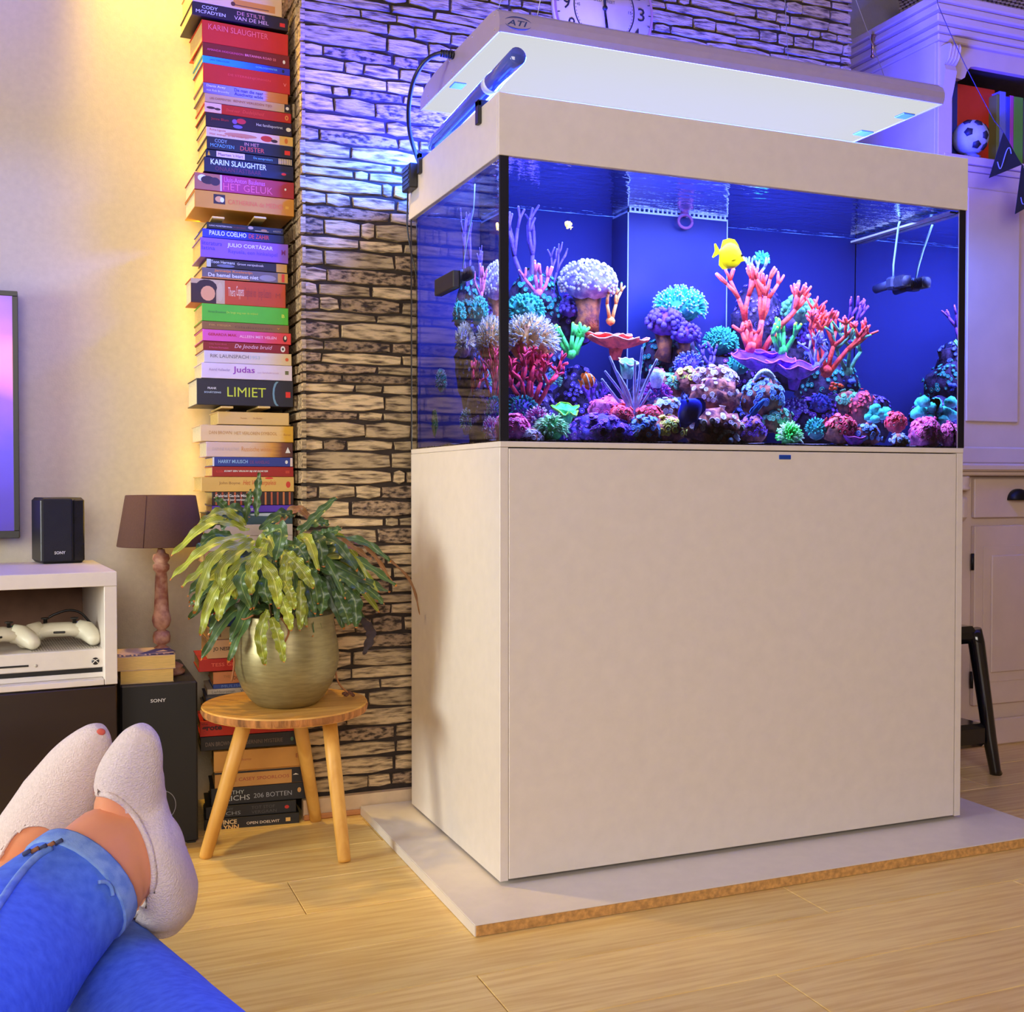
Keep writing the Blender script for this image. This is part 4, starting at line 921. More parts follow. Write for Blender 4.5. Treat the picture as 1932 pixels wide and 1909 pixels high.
def leaf(base, mid, tip, wid, mat, seed, name='leaf', face=None):
    rg = random.Random(seed); P = smooth_path([base, mid, tip], 10); n = len(P); vs, uv = [], []
    fc = Vector(face or (-.35, -1, .55)).normalized()
    for i, p in enumerate(P):
        t = i/(n-1); tg = (P[min(i+1, n-1)]-P[max(i-1, 0)]).normalized(); sd = tg.cross(fc); sd = sd.normalized() if sd.length > .05 else tg.orthogonal().normalized(); nm = sd.cross(tg)
        w = wid*max(.03, math.sin(math.pi*min(1, t*.92+.06))**.75)
        for k, q in enumerate((-1, -.5, 0, .5, 1)):
            wob = math.sin(t*27+seed+(0 if q < 0 else 1.7))*abs(q)**1.5*wid*.50
            vs.append(p+sd*(q*w*(1+.16*math.sin(t*30+seed*2+q*3)))+nm*(wob+abs(q)*w*.30)); uv.append((k/4, t))
    fs = [(i*5+k, i*5+k+1, i*5+k+6, i*5+k+5) for i in range(n-1) for k in range(4)]
    mb = MB(); mb.add(vs, fs, True); o = mb.build(name, mat, pt, fix=False)
    ul = o.data.uv_layers.new(name='UVMap')
    for lp in o.data.loops: ul.data[lp.index].uv = uv[lp.vertex_index]
    return o
LV = [  # base px, mid px, tip px, depth of base / mid / tip, width, kind
 (470, 1000, 400, 985, 322, 1050, .42, .38, .36, 11, 0), (470, 1010, 395, 1030, 320, 1094, .40, .35, .33, 10, 0), (475, 1015, 400, 1060, 342, 1107, .38, .34, .31, 10, 0),
 (480, 1020, 405, 1050, 366, 1158, .36, .32, .30, 12, 0), (470, 1030, 395, 1090, 372, 1120, .36, .32, .31, 12, 0), (485, 1040, 410, 1110, 378, 1200, .34, .30, .29, 13, 0),
 (490, 1040, 425, 1120, 412, 1172, .33, .29, .28, 14, 0), (480, 1020, 420, 1070, 424, 1122, .35, .31, .29, 13, 0), (465, 990, 420, 965, 372, 990, .40, .40, .38, 10, 0),
 (500, 1050, 455, 1090, 474, 1150, .32, .28, .28, 14, 1), (505, 1020, 478, 1070, 474, 1122, .30, .27, .27, 15, 0), (480, 1045, 515, 1090, 526, 1148, .30, .27, .27, 15, 0),
 (505, 1150, 492, 1200, 500, 1255, .30, .29, .29, 13, 0), (512, 1165, 525, 1200, 536, 1250, .30, .29, .29, 12, 0), (535, 1040, 565, 1070, 592, 1110, .29, .27, .26, 15, 0),
 (536, 1095, 548, 1120, 556, 1150, .29, .27, .27, 11, 0), (525, 1115, 540, 1150, 550, 1190, .29, .28, .28, 12, 0), (567, 1095, 568, 1140, 566, 1190, .29, .28, .28, 11, 0),
 (462, 990, 468, 950, 474, 922, .42, .41, .40, 8, 1), (484, 975, 486, 930, 490, 890, .44, .44, .44, 9, 1), (432, 965, 418, 950, 404, 938, .44, .44, .44, 9, 1),
 (565, 1008, 600, 970, 636, 937, .44, .44, .44, 10, 1), (590, 1010, 620, 1005, 645, 995, .44, .42, .42, 11, 1), (560, 1000, 600, 985, 622, 990, .46, .46, .46, 11, 1),
 (490, 1000, 530, 970, 556, 975, .46, .46, .46, 12, 1), (440, 980, 420, 975, 390, 1000, .42, .40, .38, 11, 1), (500, 1010, 530, 1000, 520, 1060, .38, .34, .32, 16, 1),
 (530, 1030, 560, 1030, 580, 1060, .36, .32, .30, 15, 1), (570, 1040, 600, 1020, 610, 1070, .36, .34, .32, 17, 1), (600, 1070, 650, 1090, 690, 1120, .36, .33, .32, 12, 1),
 (600, 1050, 660, 1080, 735, 1118, .40, .38, .38, 11, 1), (610, 1040, 680, 1060, 748, 1106, .44, .42, .42, 10, 1), (600, 1020, 680, 1020, 738, 1060, .48, .48, .46, 9, 1),
 (640, 1100, 668, 1130, 672, 1185, .36, .34, .33, 17, 1), (630, 1110, 650, 1150, 660, 1180, .34, .32, .32, 14, 1), (620, 1090, 690, 1110, 725, 1140, .42, .40, .40, 10, 1),
 (600, 1030, 640, 1020, 700, 1055, .46, .44, .44, 9, 2), (640, 1020, 690, 1030, 742, 1100, .5, .5, .5, 6, 2), (690, 1020, 770, 1090, 792, 1160, .5, .5, .5, 3.5, 2),
 (560, 1060, 590, 1090, 600, 1140, .33, .30, .30, 14, 1), (590, 1080, 610, 1120, 605, 1160, .34, .32, .32, 13, 1), (680, 1165, 700, 1195, 686, 1235, .34, .33, .33, 11, 3),
 (450, 1040, 440, 1090, 445, 1130, .36, .33, .33, 13, 0), (510, 1060, 500, 1110, 510, 1140, .32, .29, .29, 14, 1), (550, 1030, 540, 1080, 545, 1130, .33, .30, .29, 14, 0),
 (440, 1010, 400, 1010, 370, 1040, .40, .38, .36, 11, 1), (520, 990, 560, 960, 590, 985, .48, .48, .48, 10, 2), (420, 1000, 440, 960, 470, 975, .46, .48, .5, 13, 1)]
mats = (lm_light, lm_dark, lm_dry, M('leaf_dead', (50, 34, 34), .8))
for i, (bx, by, mx_, my, tx, ty, d0, d1, d2, w_, kd) in enumerate(LV):
    leaf(on(bx, by, 1, d0), on(mx_, my, 1, d1), on(tx, ty, 1, d2), w_*sc*.82, mats[kd], i+1)
rg = random.Random(77)
for i in range(64):                                   # inner and rear foliage of the rosette
    a = rg.uniform(0, 2*math.pi); L_ = rg.uniform(.11, .21); e = rg.uniform(-.5, 1.1)
    c = Vector((PXc, PYc, pz0+.235+rg.uniform(-.03, .08))); d = Vector((math.cos(a), math.sin(a)*.8+.12, 0))
    b = c+d*.03; m_ = b+d*L_*.55+Vector((0, 0, .05*e+.03)); t_ = b+d*L_+Vector((0, 0, .08*e-.06))
    leaf(b, m_, t_, rg.uniform(8, 12)*sc, lm_dark if rg.random() < .7 else lm_light, 100+i)
stem = M('stem', (110, 84, 44), .7)
for i in range(16):
    a = i*.393; c = Vector((PXc+.05*math.cos(a), PYc+.05*math.sin(a), pz0+.178)); e = Vector((PXc+.085*math.cos(a), PYc+.08*math.sin(a), pz0+.26+.02*(i % 3)))
    MB().tube([c, c*.5+e*.5+Vector((0, 0, .01)), e], .002, 5).build('stem', stem, pt)
dry = M('dry_stem', (150, 96, 54), .85)
for P in ([(628, 1165, .44), (634, 1210, .42), (632, 1255, .42), (640, 1290, .40), (664, 1312, .40)], [(447, 1170, .42), (440, 1210, .40), (442, 1250, .39), (437, 1285, .39)], [(530, 1165, .32), (545, 1190, .30), (535, 1215, .31)], [(450, 1165, .36), (462, 1168, .34), (478, 1160, .33)]):
    MB().tube(smooth_path([on(x, y, 1, Y) for x, y, Y in P]), .0022, 5).build('dry_tendril', dry, pt)
mb = MB()
for k in range(5): mb.ico(on(650+k*4, 1308+3*math.sin(k*2), 1, .40), (.006, .005, .004), 1, .5, 3, k)
mb.build('dry_flower', M('dry_flower', (96, 58, 40), .9), pt)
# ================================================================== book tower
BY = .735
tw = thing('book_tower', 'narrow dark metal column shelf carrying the tall stack of books', 'shelf', (-.3, .88, 0))
MB().box(-.40, -.30, .905, .945, .0005, 2.55, .001).build('column', M('column_dark', (26, 22, 22), .5), tw)
prong = M('prong_cream', (222, 186, 110), .5)
CV = {}
def dered(c): return (c[0], int(c[1]*.85), int(c[2]*.5)) if c[0] > 110 and c[1] < c[0]*.5 and c[2] < c[0]*.45 else tuple(c)
def cover(c, rough=.42):
    c = dered(c)
    k = tuple(c)
    if k not in CV: CV[k] = M('cover_%02x%02x%02x' % k, c, rough, var=.03, nscale=20)
    return CV[k]
def ink(c):
    return M('ink_%02x%02x%02x' % tuple(c), c, .5, var=.01)
W_, K_ = (228, 226, 224), (24, 22, 26)
prev = [None]
def book(xl, xr, yt, yb, col, lab, texts=(), pics=(), rz=1.5, d=.135, Y=BY, grad=None, pw=False, back=None):
    """book lying flat: photo pixels of its spine (left, right, top and bottom at the left end), spine colour"""
    a = on(xl, yt, 1, Y); b = on(xl, yb, 1, Y); c = on(xr, (yt+yb)/2, 1, Y)
    z1, z0 = a.z, b.z
    if prev[0] is not None: z1 = min(z1, prev[0]-.0003)
    prev[0] = z0
    rz = R(rz); L_ = (c.x-a.x)/math.cos(rz); h = z1-z0
    if back: d = max(.09, min(.160, on(back[0], back[1], 0, a.x).y-Y))
    t = thing('book', lab, 'book', (a.x, Y, z0), rz, 'books stacked on the column shelf')
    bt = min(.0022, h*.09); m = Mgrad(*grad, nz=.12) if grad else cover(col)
    MB().box(.0025, L_-.0025, .0015, d-.003, bt, h-bt).build('pages', pagew if pw else pagem, t, world=False)
    mb = MB(); mb.box(0, L_, .0012, d, h-bt, h).box(0, L_, .0012, d, 0, bt).box(0, L_, 0, .0024, 0, h, .0009); mb.build('cover', m, t, world=False)
    T = rootm(t) @ frame_xz((0, -.0006, 0))
    for k, (x0, x1, y0, y1, pc, *kind) in enumerate(pics):
        sh_ = kind[0] if kind else 'box'; yy = -.0002-.00003*k
        pm = pc if not isinstance(pc, tuple) else ink(pc)
        mb = MB()
        if sh_ == 'box': mb.box(x0*L_, x1*L_, yy, yy+.0003, y0*h, y1*h)
        elif sh_ == 'disc':
            cx, cz = (x0+x1)/2*L_, (y0+y1)/2*h; mb.prism([(cx+(x1-x0)/2*L_*math.cos(i*.4488), cz+(y1-y0)/2*h*math.sin(i*.4488)) for i in range(14)], yy, yy+.0002)
        elif sh_ == 'tri': mb.prism([(x0*L_, y0*h), (x1*L_, y0*h), ((x0+x1)/2*L_, y1*h)], yy, yy+.0002)
        mb.build('spine_picture', pm, t, world=False)
    for s, x0, x1, y0, y1, c_, *kw in texts:
        lettering(s, T, x0*L_, x1*L_, y0*h, y1*h, ink(c_), t, **(kw[0] if kw else {}))
    return t
B_ = dict(bold=.015); I_ = dict(shear=.3); SP = dict(sp=1.15); V_ = 0
red = (200, 44, 40)
P_or = (220, 160, 90)
book(363, 534, -38, 1, (226, 186, 130), 'cream and orange book with a spoon printed on its spine, topmost in view', [], [(.45, .92, .1, .45, (214, 140, 50)), (.42, .47, .1, .32, (90, 50, 40), 'disc'), (.46, .85, .16, .20, (90, 50, 40))], 4, .15)
book(362, 546, 2, 26, (40, 26, 36), 'black book lettered DE STILTE VAN DE HEL with a red square', [('CODY', .10, .26, .58, .84, W_), ('MCFADYEN', .04, .34, .2, .46, W_), ('DE STILTE', .46, .75, .56, .86, (220, 150, 150)), ('VAN DE HEL', .43, .79, .16, .46, (230, 190, 190))], [(.91, .965, .25, .55, (226, 44, 36))], 4, .155, back=(344, 75))
book(381, 546, 36, 78, (206, 50, 46), 'thick bright red book with pale red capitals across the top', [('KARIN SLAUGHTER', .07, .76, .60, .86, (240, 110, 96))], [], 4.5, .14, back=(362, 104))
book(382, 548, 78.3, 103.3, (120, 30, 32), 'dark red book lettered BRITANNIA ROAD 22', [('AMANDA HODGKINSON', .05, .46, .42, .58, (226, 90, 110)), ('BRITANNIA ROAD 22', .48, .84, .42, .60, (240, 130, 140), B_)], [(.92, .95, .3, .6, W_, 'disc')], 3.5)
book(382, 549, 103.5, 117, (30, 120, 220), 'thin blue book fading from cyan to deep blue', [('JAN TERLOUW', .08, .3, .35, .65, (20, 60, 130)), ('OORLOGSWINTER', .6, .85, .4, .65, (130, 220, 250))], [(.905, .935, .25, .75, (20, 26, 60), 'disc')], 3.5, grad=('grad_blue', [(0, (40, 170, 220)), (.4, (40, 140, 225)), (.75, (44, 60, 210)), (1, (40, 44, 190))]))
book(383, 549, 117.2, 154, (198, 44, 40), 'thick plain red book with faint lettering under the thin blue one', [('DE STERRENJONGEN', .28, .77, .48, .62, (230, 76, 66)), ('V', .92, .955, .38, .55, (240, 150, 150))], [], 3.2)
book(383, 545, 154.3, 174, (130, 112, 150), 'lilac grey book with an orange right end', [('Denis Avey', .04, .26, .55, .85, W_, B_), ('met Rob Broomby', .04, .30, .15, .42, W_), ('De man die naar', .36, .70, .52, .84, (60, 50, 120), B_), ('Auschwitz wilde', .36, .70, .14, .46, (60, 50, 120), B_)], [], 3, grad=('grad_lilac', [(0, (120, 96, 120)), (.3, (140, 140, 196)), (.68, (170, 170, 230)), (.76, (214, 130, 50)), (1, (196, 110, 40))]))
book(386, 549, 174.3, 191, (200, 160, 110), 'tan book with a black right end and brown lettering', [('LEE CARPENTER', .06, .30, .35, .6, (140, 80, 50)), ('BENNY VERLEDEN TIJD', .33, .78, .3, .65, (150, 70, 40))], [(.93, .999, .02, .98, (36, 22, 26)), (.945, .985, .3, .7, (230, 220, 200), 'disc')], 2.8)
book(386, 551, 192, 210.5, (190, 44, 40), 'red book with a reclining figure pictured at its left end', [('Dood vuur', .24, .40, .35, .62, (230, 80, 60), I_), ('Duidelijkheid', .43, .68, .25, .7, (230, 80, 60), I_)], [(.0, .19, .02, .98, (232, 190, 150)), (.02, .12, .35, .62, (70, 36, 40), 'disc'), (.11, .18, .3, .55, (70, 36, 40), 'disc'), (.925, .965, .25, .75, (230, 150, 60), 'disc'), (.935, .955, .35, .65, (190, 44, 40), 'disc')], 2.8)
book(388, 552, 210.8, 237, (36, 22, 44), 'black book lettered Het familieportret with a red flower', [('Jenna Blum', .06, .26, .45, .68, (180, 40, 50)), ('Het familieportret', .58, .89, .42, .68, W_)], [(.30, .36, .4, .75, (130, 90, 160), 'disc'), (.35, .46, .45, .85, (200, 44, 60), 'disc'), (.31, .42, .1, .35, (110, 100, 190), 'disc'), (.93, .99, .35, .65, (235, 220, 190), 'disc')], 2.8)
book(389, 554, 238, 256, (226, 196, 176), 'pale pink book with a red picture and a yellow right end', [('Roma Ligocka', .04, .22, .55, .88, (190, 90, 60)), ('Het meisje in de rode jas', .04, .48, .1, .42, (200, 100, 80))], [(.20, .58, .25, .7, (200, 130, 100), 'disc'), (.58, .84, .05, .95, (226, 190, 190)), (.62, .76, .15, .8, (200, 50, 36), 'disc'), (.74, .82, .15, .5, (60, 36, 44), 'disc'), (.84, .999, .02, .98, (226, 176, 80)), (.90, .94, .2, .8, (210, 110, 40), 'disc')], 2.6)
book(390, 554, 256.3, 280, (28, 28, 50), 'black book lettered IN HET DUISTER in red', [('CODY', .09, .23, .58, .86, (150, 180, 200)), ('MCFADYEN', .04, .31, .2, .48, (110, 170, 200)), ('IN HET', .43, .60, .60, .86, (220, 150, 150)), ('DUISTER', .38, .66, .16, .52, (230, 90, 80))], [(.90, .965, .25, .6, (230, 44, 36))], 2.4)
book(388, 554, 281, 294.5, (24, 28, 50), 'thin black book with a pink label and cream stripes', [("Maarten 't Hart", .14, .42, .3, .72, (110, 50, 70)), ('De aansprekers', .54, .76, .3, .72, (120, 190, 220))], [(.02, .05, .2, .85, (220, 160, 40), 'tri'), (.12, .44, .12, .92, (228, 190, 200))]+[(.83+.02*k, .842+.02*k, .1, .9, (230, 200, 160)) for k in range(8)], 2.2)
book(385, 555, 294.8, 322.5, (26, 24, 56), 'dark navy book lettered in white capitals with a red lip mark', [('KARIN SLAUGHTER', .07, .69, .52, .90, (220, 228, 240), B_), ('ONAANTASTBAAR', .12, .63, .12, .42, (110, 36, 70))], [(.86, .915, .3, .48, (220, 40, 40), 'disc')], 2.2)
book(367, 556, 324, 356, (170, 40, 60), 'crimson book lettered HET GELUK with a photo at its left', [('Lluis-Anton Baulenas', .29, .70, .60, .88, (226, 110, 190)), ('HET GELUK', .28, .78, .12, .54, (226, 90, 120))], [(.0, .265, .02, .98, (170, 96, 70)), (.03, .12, .5, .9, (230, 220, 220), 'disc'), (.06, .20, .35, .85, (50, 24, 30), 'disc'), (.15, .25, .3, .8, (60, 30, 40), 'disc'), (.25, .268, .02, .98, (214, 160, 220)), (.90, .92, .45, .6, W_, 'disc')], 2, back=(347, 385), pw=True, grad=('grad_crimson', [(0, (170, 40, 60)), (.3, (176, 44, 100)), (.7, (170, 40, 60)), (1, (170, 38, 40))]))
book(367, 556, 357, 390, (214, 140, 44), 'thick orange book with a small painted face above the first shelf', [('CATHERINA de MEDICI', .33, .88, .35, .62, (226, 100, 36))], [(.185, .30, .3, .85, (50, 28, 20)), (.20, .28, .4, .75, (220, 150, 80), 'disc'), (.25, .29, .4, .7, (230, 220, 200), 'disc'), (.91, .945, .4, .55, (230, 170, 60))], 2, back=(348, 415), pw=True)
def prongs(px, py, w=.03):
    for x in px:
        p = on(x, py, 1, BY-.006); MB().box(p.x-w/2, p.x+w/2, BY-.012, .906, p.z-.003, p.z+.002, .001).build('shelf_prong', prong, tw)
prongs((411, 490), 411)
prev[0] = on(411, 411, 1, BY-.006).z-.0036
book(390, 536, 418, 430, (26, 20, 20), 'thin black book with small white print and a gold squiggle', [('HANS MUNSTERMANN', .03, .32, .35, .6, (220, 200, 180)), ('DE BEKERING', .34, .5, .35, .6, (120, 40, 36)), ('AUGUSTUS', .86, .96, .3, .55, (190, 170, 120))], [(.53, .60, .4, .9, (180, 150, 120), 'disc'), (.62, .80, .2, .3, (200, 170, 120)), (.70, .78, .25, .6, (170, 120, 70), 'disc')], 2)
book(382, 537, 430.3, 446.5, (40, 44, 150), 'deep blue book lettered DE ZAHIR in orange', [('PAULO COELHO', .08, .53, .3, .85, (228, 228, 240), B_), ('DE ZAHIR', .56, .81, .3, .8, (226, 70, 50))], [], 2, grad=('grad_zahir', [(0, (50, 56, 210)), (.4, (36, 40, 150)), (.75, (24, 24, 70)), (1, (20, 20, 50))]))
book(378, 545, 446.8, 484, (140, 90, 196), 'thick lilac book lettered Rayuela under the deep blue one', [('literatura', .015, .24, .62, .84, (70, 50, 170)), ('latina', .015, .16, .38, .58, (70, 50, 170)), ('JULIO CORTÁZAR', .30, .82, .56, .86, (232, 220, 240), B_), ('Rayuela, een hinkelspel', .31, .87, .24, .50, (86, 60, 190)), ('M', .92, .965, .42, .68, (130, 40, 110), B_)], [], 2)
book(390, 543, 487, 503.5, (34, 26, 28), 'black book with a blurred photo strip and a gold corner', [('Toon Hermans', .05, .34, .5, .85, W_), ('Groot versjesboek', .37, .70, .4, .75, (226, 210, 190))], [(.0, .05, .05, .95, (190, 190, 200)), (.12, .34, .1, .45, (110, 110, 130), 'disc'), (.86, .995, .02, .98, (200, 150, 60))], 2)
book(381, 544, 503.8, 523.5, (110, 96, 96), 'grey book lettered De hemel bestaat niet with orange corners', [('Jannetje Koelewijn', .14, .58, .60, .90, (226, 130, 50), B_), ('De hemel bestaat niet', .07, .65, .18, .54, W_, B_)], [(0, .55, 0, .12, (196, 120, 50)), (.66, .86, .1, .7, (150, 140, 140), 'disc'), (.88, .998, .05, .95, (200, 150, 60)), (.925, .96, .1, .9, (220, 60, 40))], 1.8)
book(360, 540, 523.8, 570, (196, 84, 48), 'thick rust orange book with a portrait of a woman at its left', [('Thera', .385, .46, .35, .72, (236, 210, 170)), ('Coppens', .47, .55, .25, .8, (236, 210, 170)), ('Dagboek van', .56, .68, .25, .75, (150, 56, 44)), ('Jonge Keizerin', .70, .84, .25, .75, (150, 56, 44)), ('M', .89, .94, .4, .6, (160, 60, 44))], [(0, .35, .01, .99, (200, 170, 120)), (0, .26, .01, .8, (60, 30, 20)), (.05, .27, .35, .98, (52, 26, 20), 'disc'), (.10, .25, .1, .72, (226, 160, 100), 'disc'), (.27, .33, .1, .9, (206, 180, 130), 'disc')], 1.8, back=(352, 592), pw=True)
book(381, 545, 570.3, 604.5, (86, 190, 48), 'bright grass green book', [('Herman Brusselmans', .07, .27, .48, .62, (60, 120, 60)), ('De lange weg naar de vrijheid', .28, .64, .46, .62, (200, 220, 60)), ('B', .92, .955, .42, .62, (220, 230, 80), B_)], [], 1.8)
book(381, 546, 605, 620, (140, 96, 50), 'brown book under the green one with pale tan lettering', [('FIK MEIJER', .08, .33, .38, .68, (200, 150, 70)), ('Gladiatoren', .37, .80, .3, .6, (104, 70, 40)), ('v', .86, .89, .4, .6, (226, 170, 50), B_)], [], 1.6)
book(382, 550, 620.3, 642, (220, 84, 150), 'pink book turning red at the right end', [('GERARDA MAK', .06, .38, .46, .70, (190, 30, 60), B_), ('ALLEEN MET VELEN', .41, .83, .40, .64, (250, 190, 210), B_)], [(.905, .955, .2, .8, (50, 26, 30), 'disc'), (.92, .945, .4, .75, (230, 220, 200), 'disc')], 1.6, grad=('grad_pink', [(0, (224, 90, 170)), (.55, (220, 80, 150)), (.82, (222, 66, 80)), (1, (226, 60, 50))]))
book(383, 546, 643, 660, (140, 26, 52), 'wine red book lettered De Joodse bruid', [('Lizzy Swaan Brick', .07, .27, .62, .82, (220, 70, 120)), ('& Renate Dorrestein', .07, .29, .25, .45, (220, 70, 120)), ('De Joodse bruid', .36, .80, .25, .82, (236, 190, 210), I_)], [(.90, .955, .15, .85, (232, 224, 214), 'disc'), (.915, .94, .35, .65, (60, 60, 50), 'disc')], 1.6)
book(385, 551, 660.3, 683, (222, 206, 196), 'off white book lettered 1953 with a small orange dot', [('RIK LAUNSPACH', .07, .50, .42, .72, (96, 90, 96)), ('1953', .52, .63, .40, .70, (170, 196, 206))], [(.925, .965, .35, .65, (222, 96, 40), 'disc')], 1.6, pw=True, grad=('grad_white', [(0, (216, 204, 210)), (.7, (222, 206, 190)), (1, (222, 190, 130))]))
book(380, 552, 683.3, 712.5, (226, 208, 220), 'white book lettered Judas in purple and pink', [('Astrid Holleeder', .08, .31, .48, .66, (140, 110, 160)), ('Judas', .34, .58, .30, .82, (150, 60, 170), B_), ('een familiekroniek', .61, .85, .42, .54, (190, 150, 180))], [(.92, .96, .4, .65, (110, 110, 70))], 1.5, pw=True)
book(371, 554, 713, 763, (32, 28, 40), 'thick black book lettered LIMIET in yellow green', [('FRANK', .11, .20, .60, .68, W_, B_), ('SCHÄTZING', .075, .245, .45, .53, (190, 210, 220), B_), ('LIMIET', .31, .71, .34, .70, (200, 214, 60))], [(.78, .88, .02, .98, (110, 150, 170), 'disc'), (.80, .92, .02, .98, (32, 28, 40), 'disc'), (.92, .97, .36, .58, (226, 44, 36))], 1.4, back=(356, 772), pw=True)
prongs((428, 498), 768)
prev[0] = on(428, 768, 1, BY-.006).z-.0036
book(411, 546, 776, 800, (222, 184, 116), 'small straw yellow book under the second shelf', [('Thomese', .31, .40, .45, .58, (170, 110, 50)), ('De Bunker', .49, .62, .45, .58, (170, 110, 50))], [], 1.4)
book(378, 554, 801, 832, (226, 196, 140), 'cream book with golden right end lettered HET VERLOREN SYMBOOL', [('DAN BROWN', .09, .33, .44, .64, (190, 130, 60)), ('HET VERLOREN SYMBOOL', .36, .82, .42, .62, (190, 130, 60)), ('Roman', .89, .97, .4, .55, (180, 120, 40), I_)], [], 1, back=(355, 842), grad=('grad_symbol', [(0, (230, 196, 150)), (.5, (232, 204, 160)), (.86, (232, 190, 120)), (.92, (222, 166, 40)), (1, (214, 160, 40))]), pw=True)
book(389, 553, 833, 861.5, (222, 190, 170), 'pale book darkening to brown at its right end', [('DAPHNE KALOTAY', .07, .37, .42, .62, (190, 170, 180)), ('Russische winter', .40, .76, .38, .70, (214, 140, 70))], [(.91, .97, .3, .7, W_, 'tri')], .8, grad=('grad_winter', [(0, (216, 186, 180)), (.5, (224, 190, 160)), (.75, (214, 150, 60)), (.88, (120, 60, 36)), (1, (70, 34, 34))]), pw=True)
book(401, 553, 862, 879.5, (40, 56, 140), 'navy blue book lettered DE AANSLAG', [('HARRY MULISCH', .07, .43, .34, .72, (150, 190, 230), B_), ('DE AANSLAG', .46, .70, .3, .64, (130, 60, 120))], [(.0, .02, .02, .98, W_), (.90, .935, .3, .7, W_, 'disc'), (.965, .995, .03, .97, (222, 196, 180))], .6)
book(400, 554, 880, 899, (160, 32, 34), 'red book with slanted white capitals KOMT EEN VROUW BIJ DE DOKTER', [('KLUUN', .05, .13, .4, .62, (220, 60, 50)), ('KOMT EEN VROUW BIJ DE DOKTER', .145, .68, .42, .64, W_, dict(shear=.25, bold=.03))], [(.90, .95, .35, .62, (190, 60, 40))], .6)
book(380, 555, 899.5, 927.5, (222, 176, 90), 'golden yellow book with red blots and red script', [('John Boyne', .185, .41, .44, .68, (150, 100, 50)), ('Het Winterpaleis', .44, .80, .35, .78, (206, 80, 40), I_)], [(.68, .77, .85, .99, (220, 50, 36), 'disc'), (.91, .96, .25, .7, (206, 56, 40), 'disc')], .4, back=(363, 934))
book(400, 554, 928, 953.5, (44, 24, 24), 'dark book with a row of orange reeds on its spine', [('Gabriel García Márquez', .04, .52, .55, .82, W_, B_), ('Honderd jaar eenzaamheid', .04, .52, .28, .52, W_, B_)], [(.04+.075*k, .062+.075*k, .02, .98, [(190, 90, 50), (170, 70, 40), (206, 120, 60)][k % 3]) for k in range(13)], .3)
book(400, 554, 954, 967, (92, 50, 190), 'violet book lettered Turkuaz behind the plant leaves', [('Jens Laukers', .07, .28, .25, .7, (50, 30, 110), B_), ('Turkuaz', .315, .50, .25, .75, (230, 214, 240), B_)], [], .2)
book(389, 552, 968, 990, (60, 90, 100), 'teal and black book half hidden behind the upper plant leaves', [], [(0, .3, 0, 1, (30, 26, 26)), (.5, .9, .7, .95, (200, 214, 226), 'disc')], 0)
for i, (y0, y1, c_, xl, lab) in enumerate(((990.5, 1012, (222, 206, 190), 385, 'off white book behind the plant, below the teal and black one'), (1012.5, 1040, (226, 212, 200), 384, 'pale book behind the plant foliage, second above the grey one'), (1040.5, 1064, (206, 150, 120), 386, 'salmon beige book hidden behind the dense foliage'), (1064.5, 1092, (150, 146, 150), 388, 'grey book hidden behind the dense foliage'), (1092.5, 1118, (120, 76, 60), 390, 'brown book behind the lower plant leaves'), (1118.5, 1140, (196, 180, 170), 388, 'light grey book behind the lower plant leaves'), (1140.5, 1160, (176, 70, 70), 392, 'dull red book just above the blue one behind the pot'))):
    book(xl, 552, y0, y1, c_, lab, rz=-.4)
book(394, 550, 1161, 1183, (36, 60, 110), 'dark blue book above the teal one behind the plant pot', [], [], -1)
book(391, 550, 1184, 1207.5, (170, 150, 110), 'beige book turning teal with brown lettering behind the pot', [('lifi', .02, .16, .2, .85, (110, 80, 50))], [], -1, grad=('grad_lifi', [(0, (196, 150, 90)), (.25, (180, 160, 110)), (.38, (80, 170, 160)), (1, (60, 120, 120))]))
book(391, 556, 1208.5, 1243, (226, 180, 126), 'tan book with bold black capital lettering left of the plant pot', [('JO NESBØ', .065, .30, .36, .62, K_, B_)], [], -1, back=(369, 1233))
book(375, 556, 1244.5, 1268, (196, 44, 40), 'red book with orange red capitals left of the pot', [('TESS GERRITSEN', .125, .62, .38, .66, (240, 110, 80), B_)], [], -2, back=(352, 1262))
book(402, 558, 1268.5, 1291, (216, 134, 76), 'orange book below the red one left of the pot', [('THE', .12, .2, .5, .7, (170, 110, 60)), ('DUEL', .24, .36, .3, .6, (60, 40, 40))], [], -2)
book(402, 558, 1291.5, 1300, (50, 70, 140), 'thin blue book left of the pot near the stool seat', [('MULISCH', .1, .4, .2, .8, (110, 140, 200))], [], -2.5)
book(391, 560, 1300.5, 1311, (206, 186, 160), 'thin cream book just above the stool seat', [('Liefdesroman', .05, .3, .2, .75, (110, 100, 90)), ('VOX', .36, .46, .2, .75, (90, 80, 80))], [], -3)
BY = .70
for y0, y1, c_, xl, lab in ((1311.5, 1334, (30, 34, 60), 388, 'dark blue book just behind the stool seat edge'), (1334.5, 1359, (60, 50, 50), 384, 'charcoal book hidden behind the stool seat')):
    book(xl, 560, y0, y1, c_, lab, rz=-3, Y=.70)
prev[0] -= .0002
book(377, 561, 1361, 1390.5, (206, 50, 44), 'red book with black bold print grote under the stool seat', [('de', .02, .08, .76, .9, (110, 26, 30)), ('grote', .02, .22, .28, .72, (70, 20, 26), dict(bold=.04))], [], -4, Y=.69)
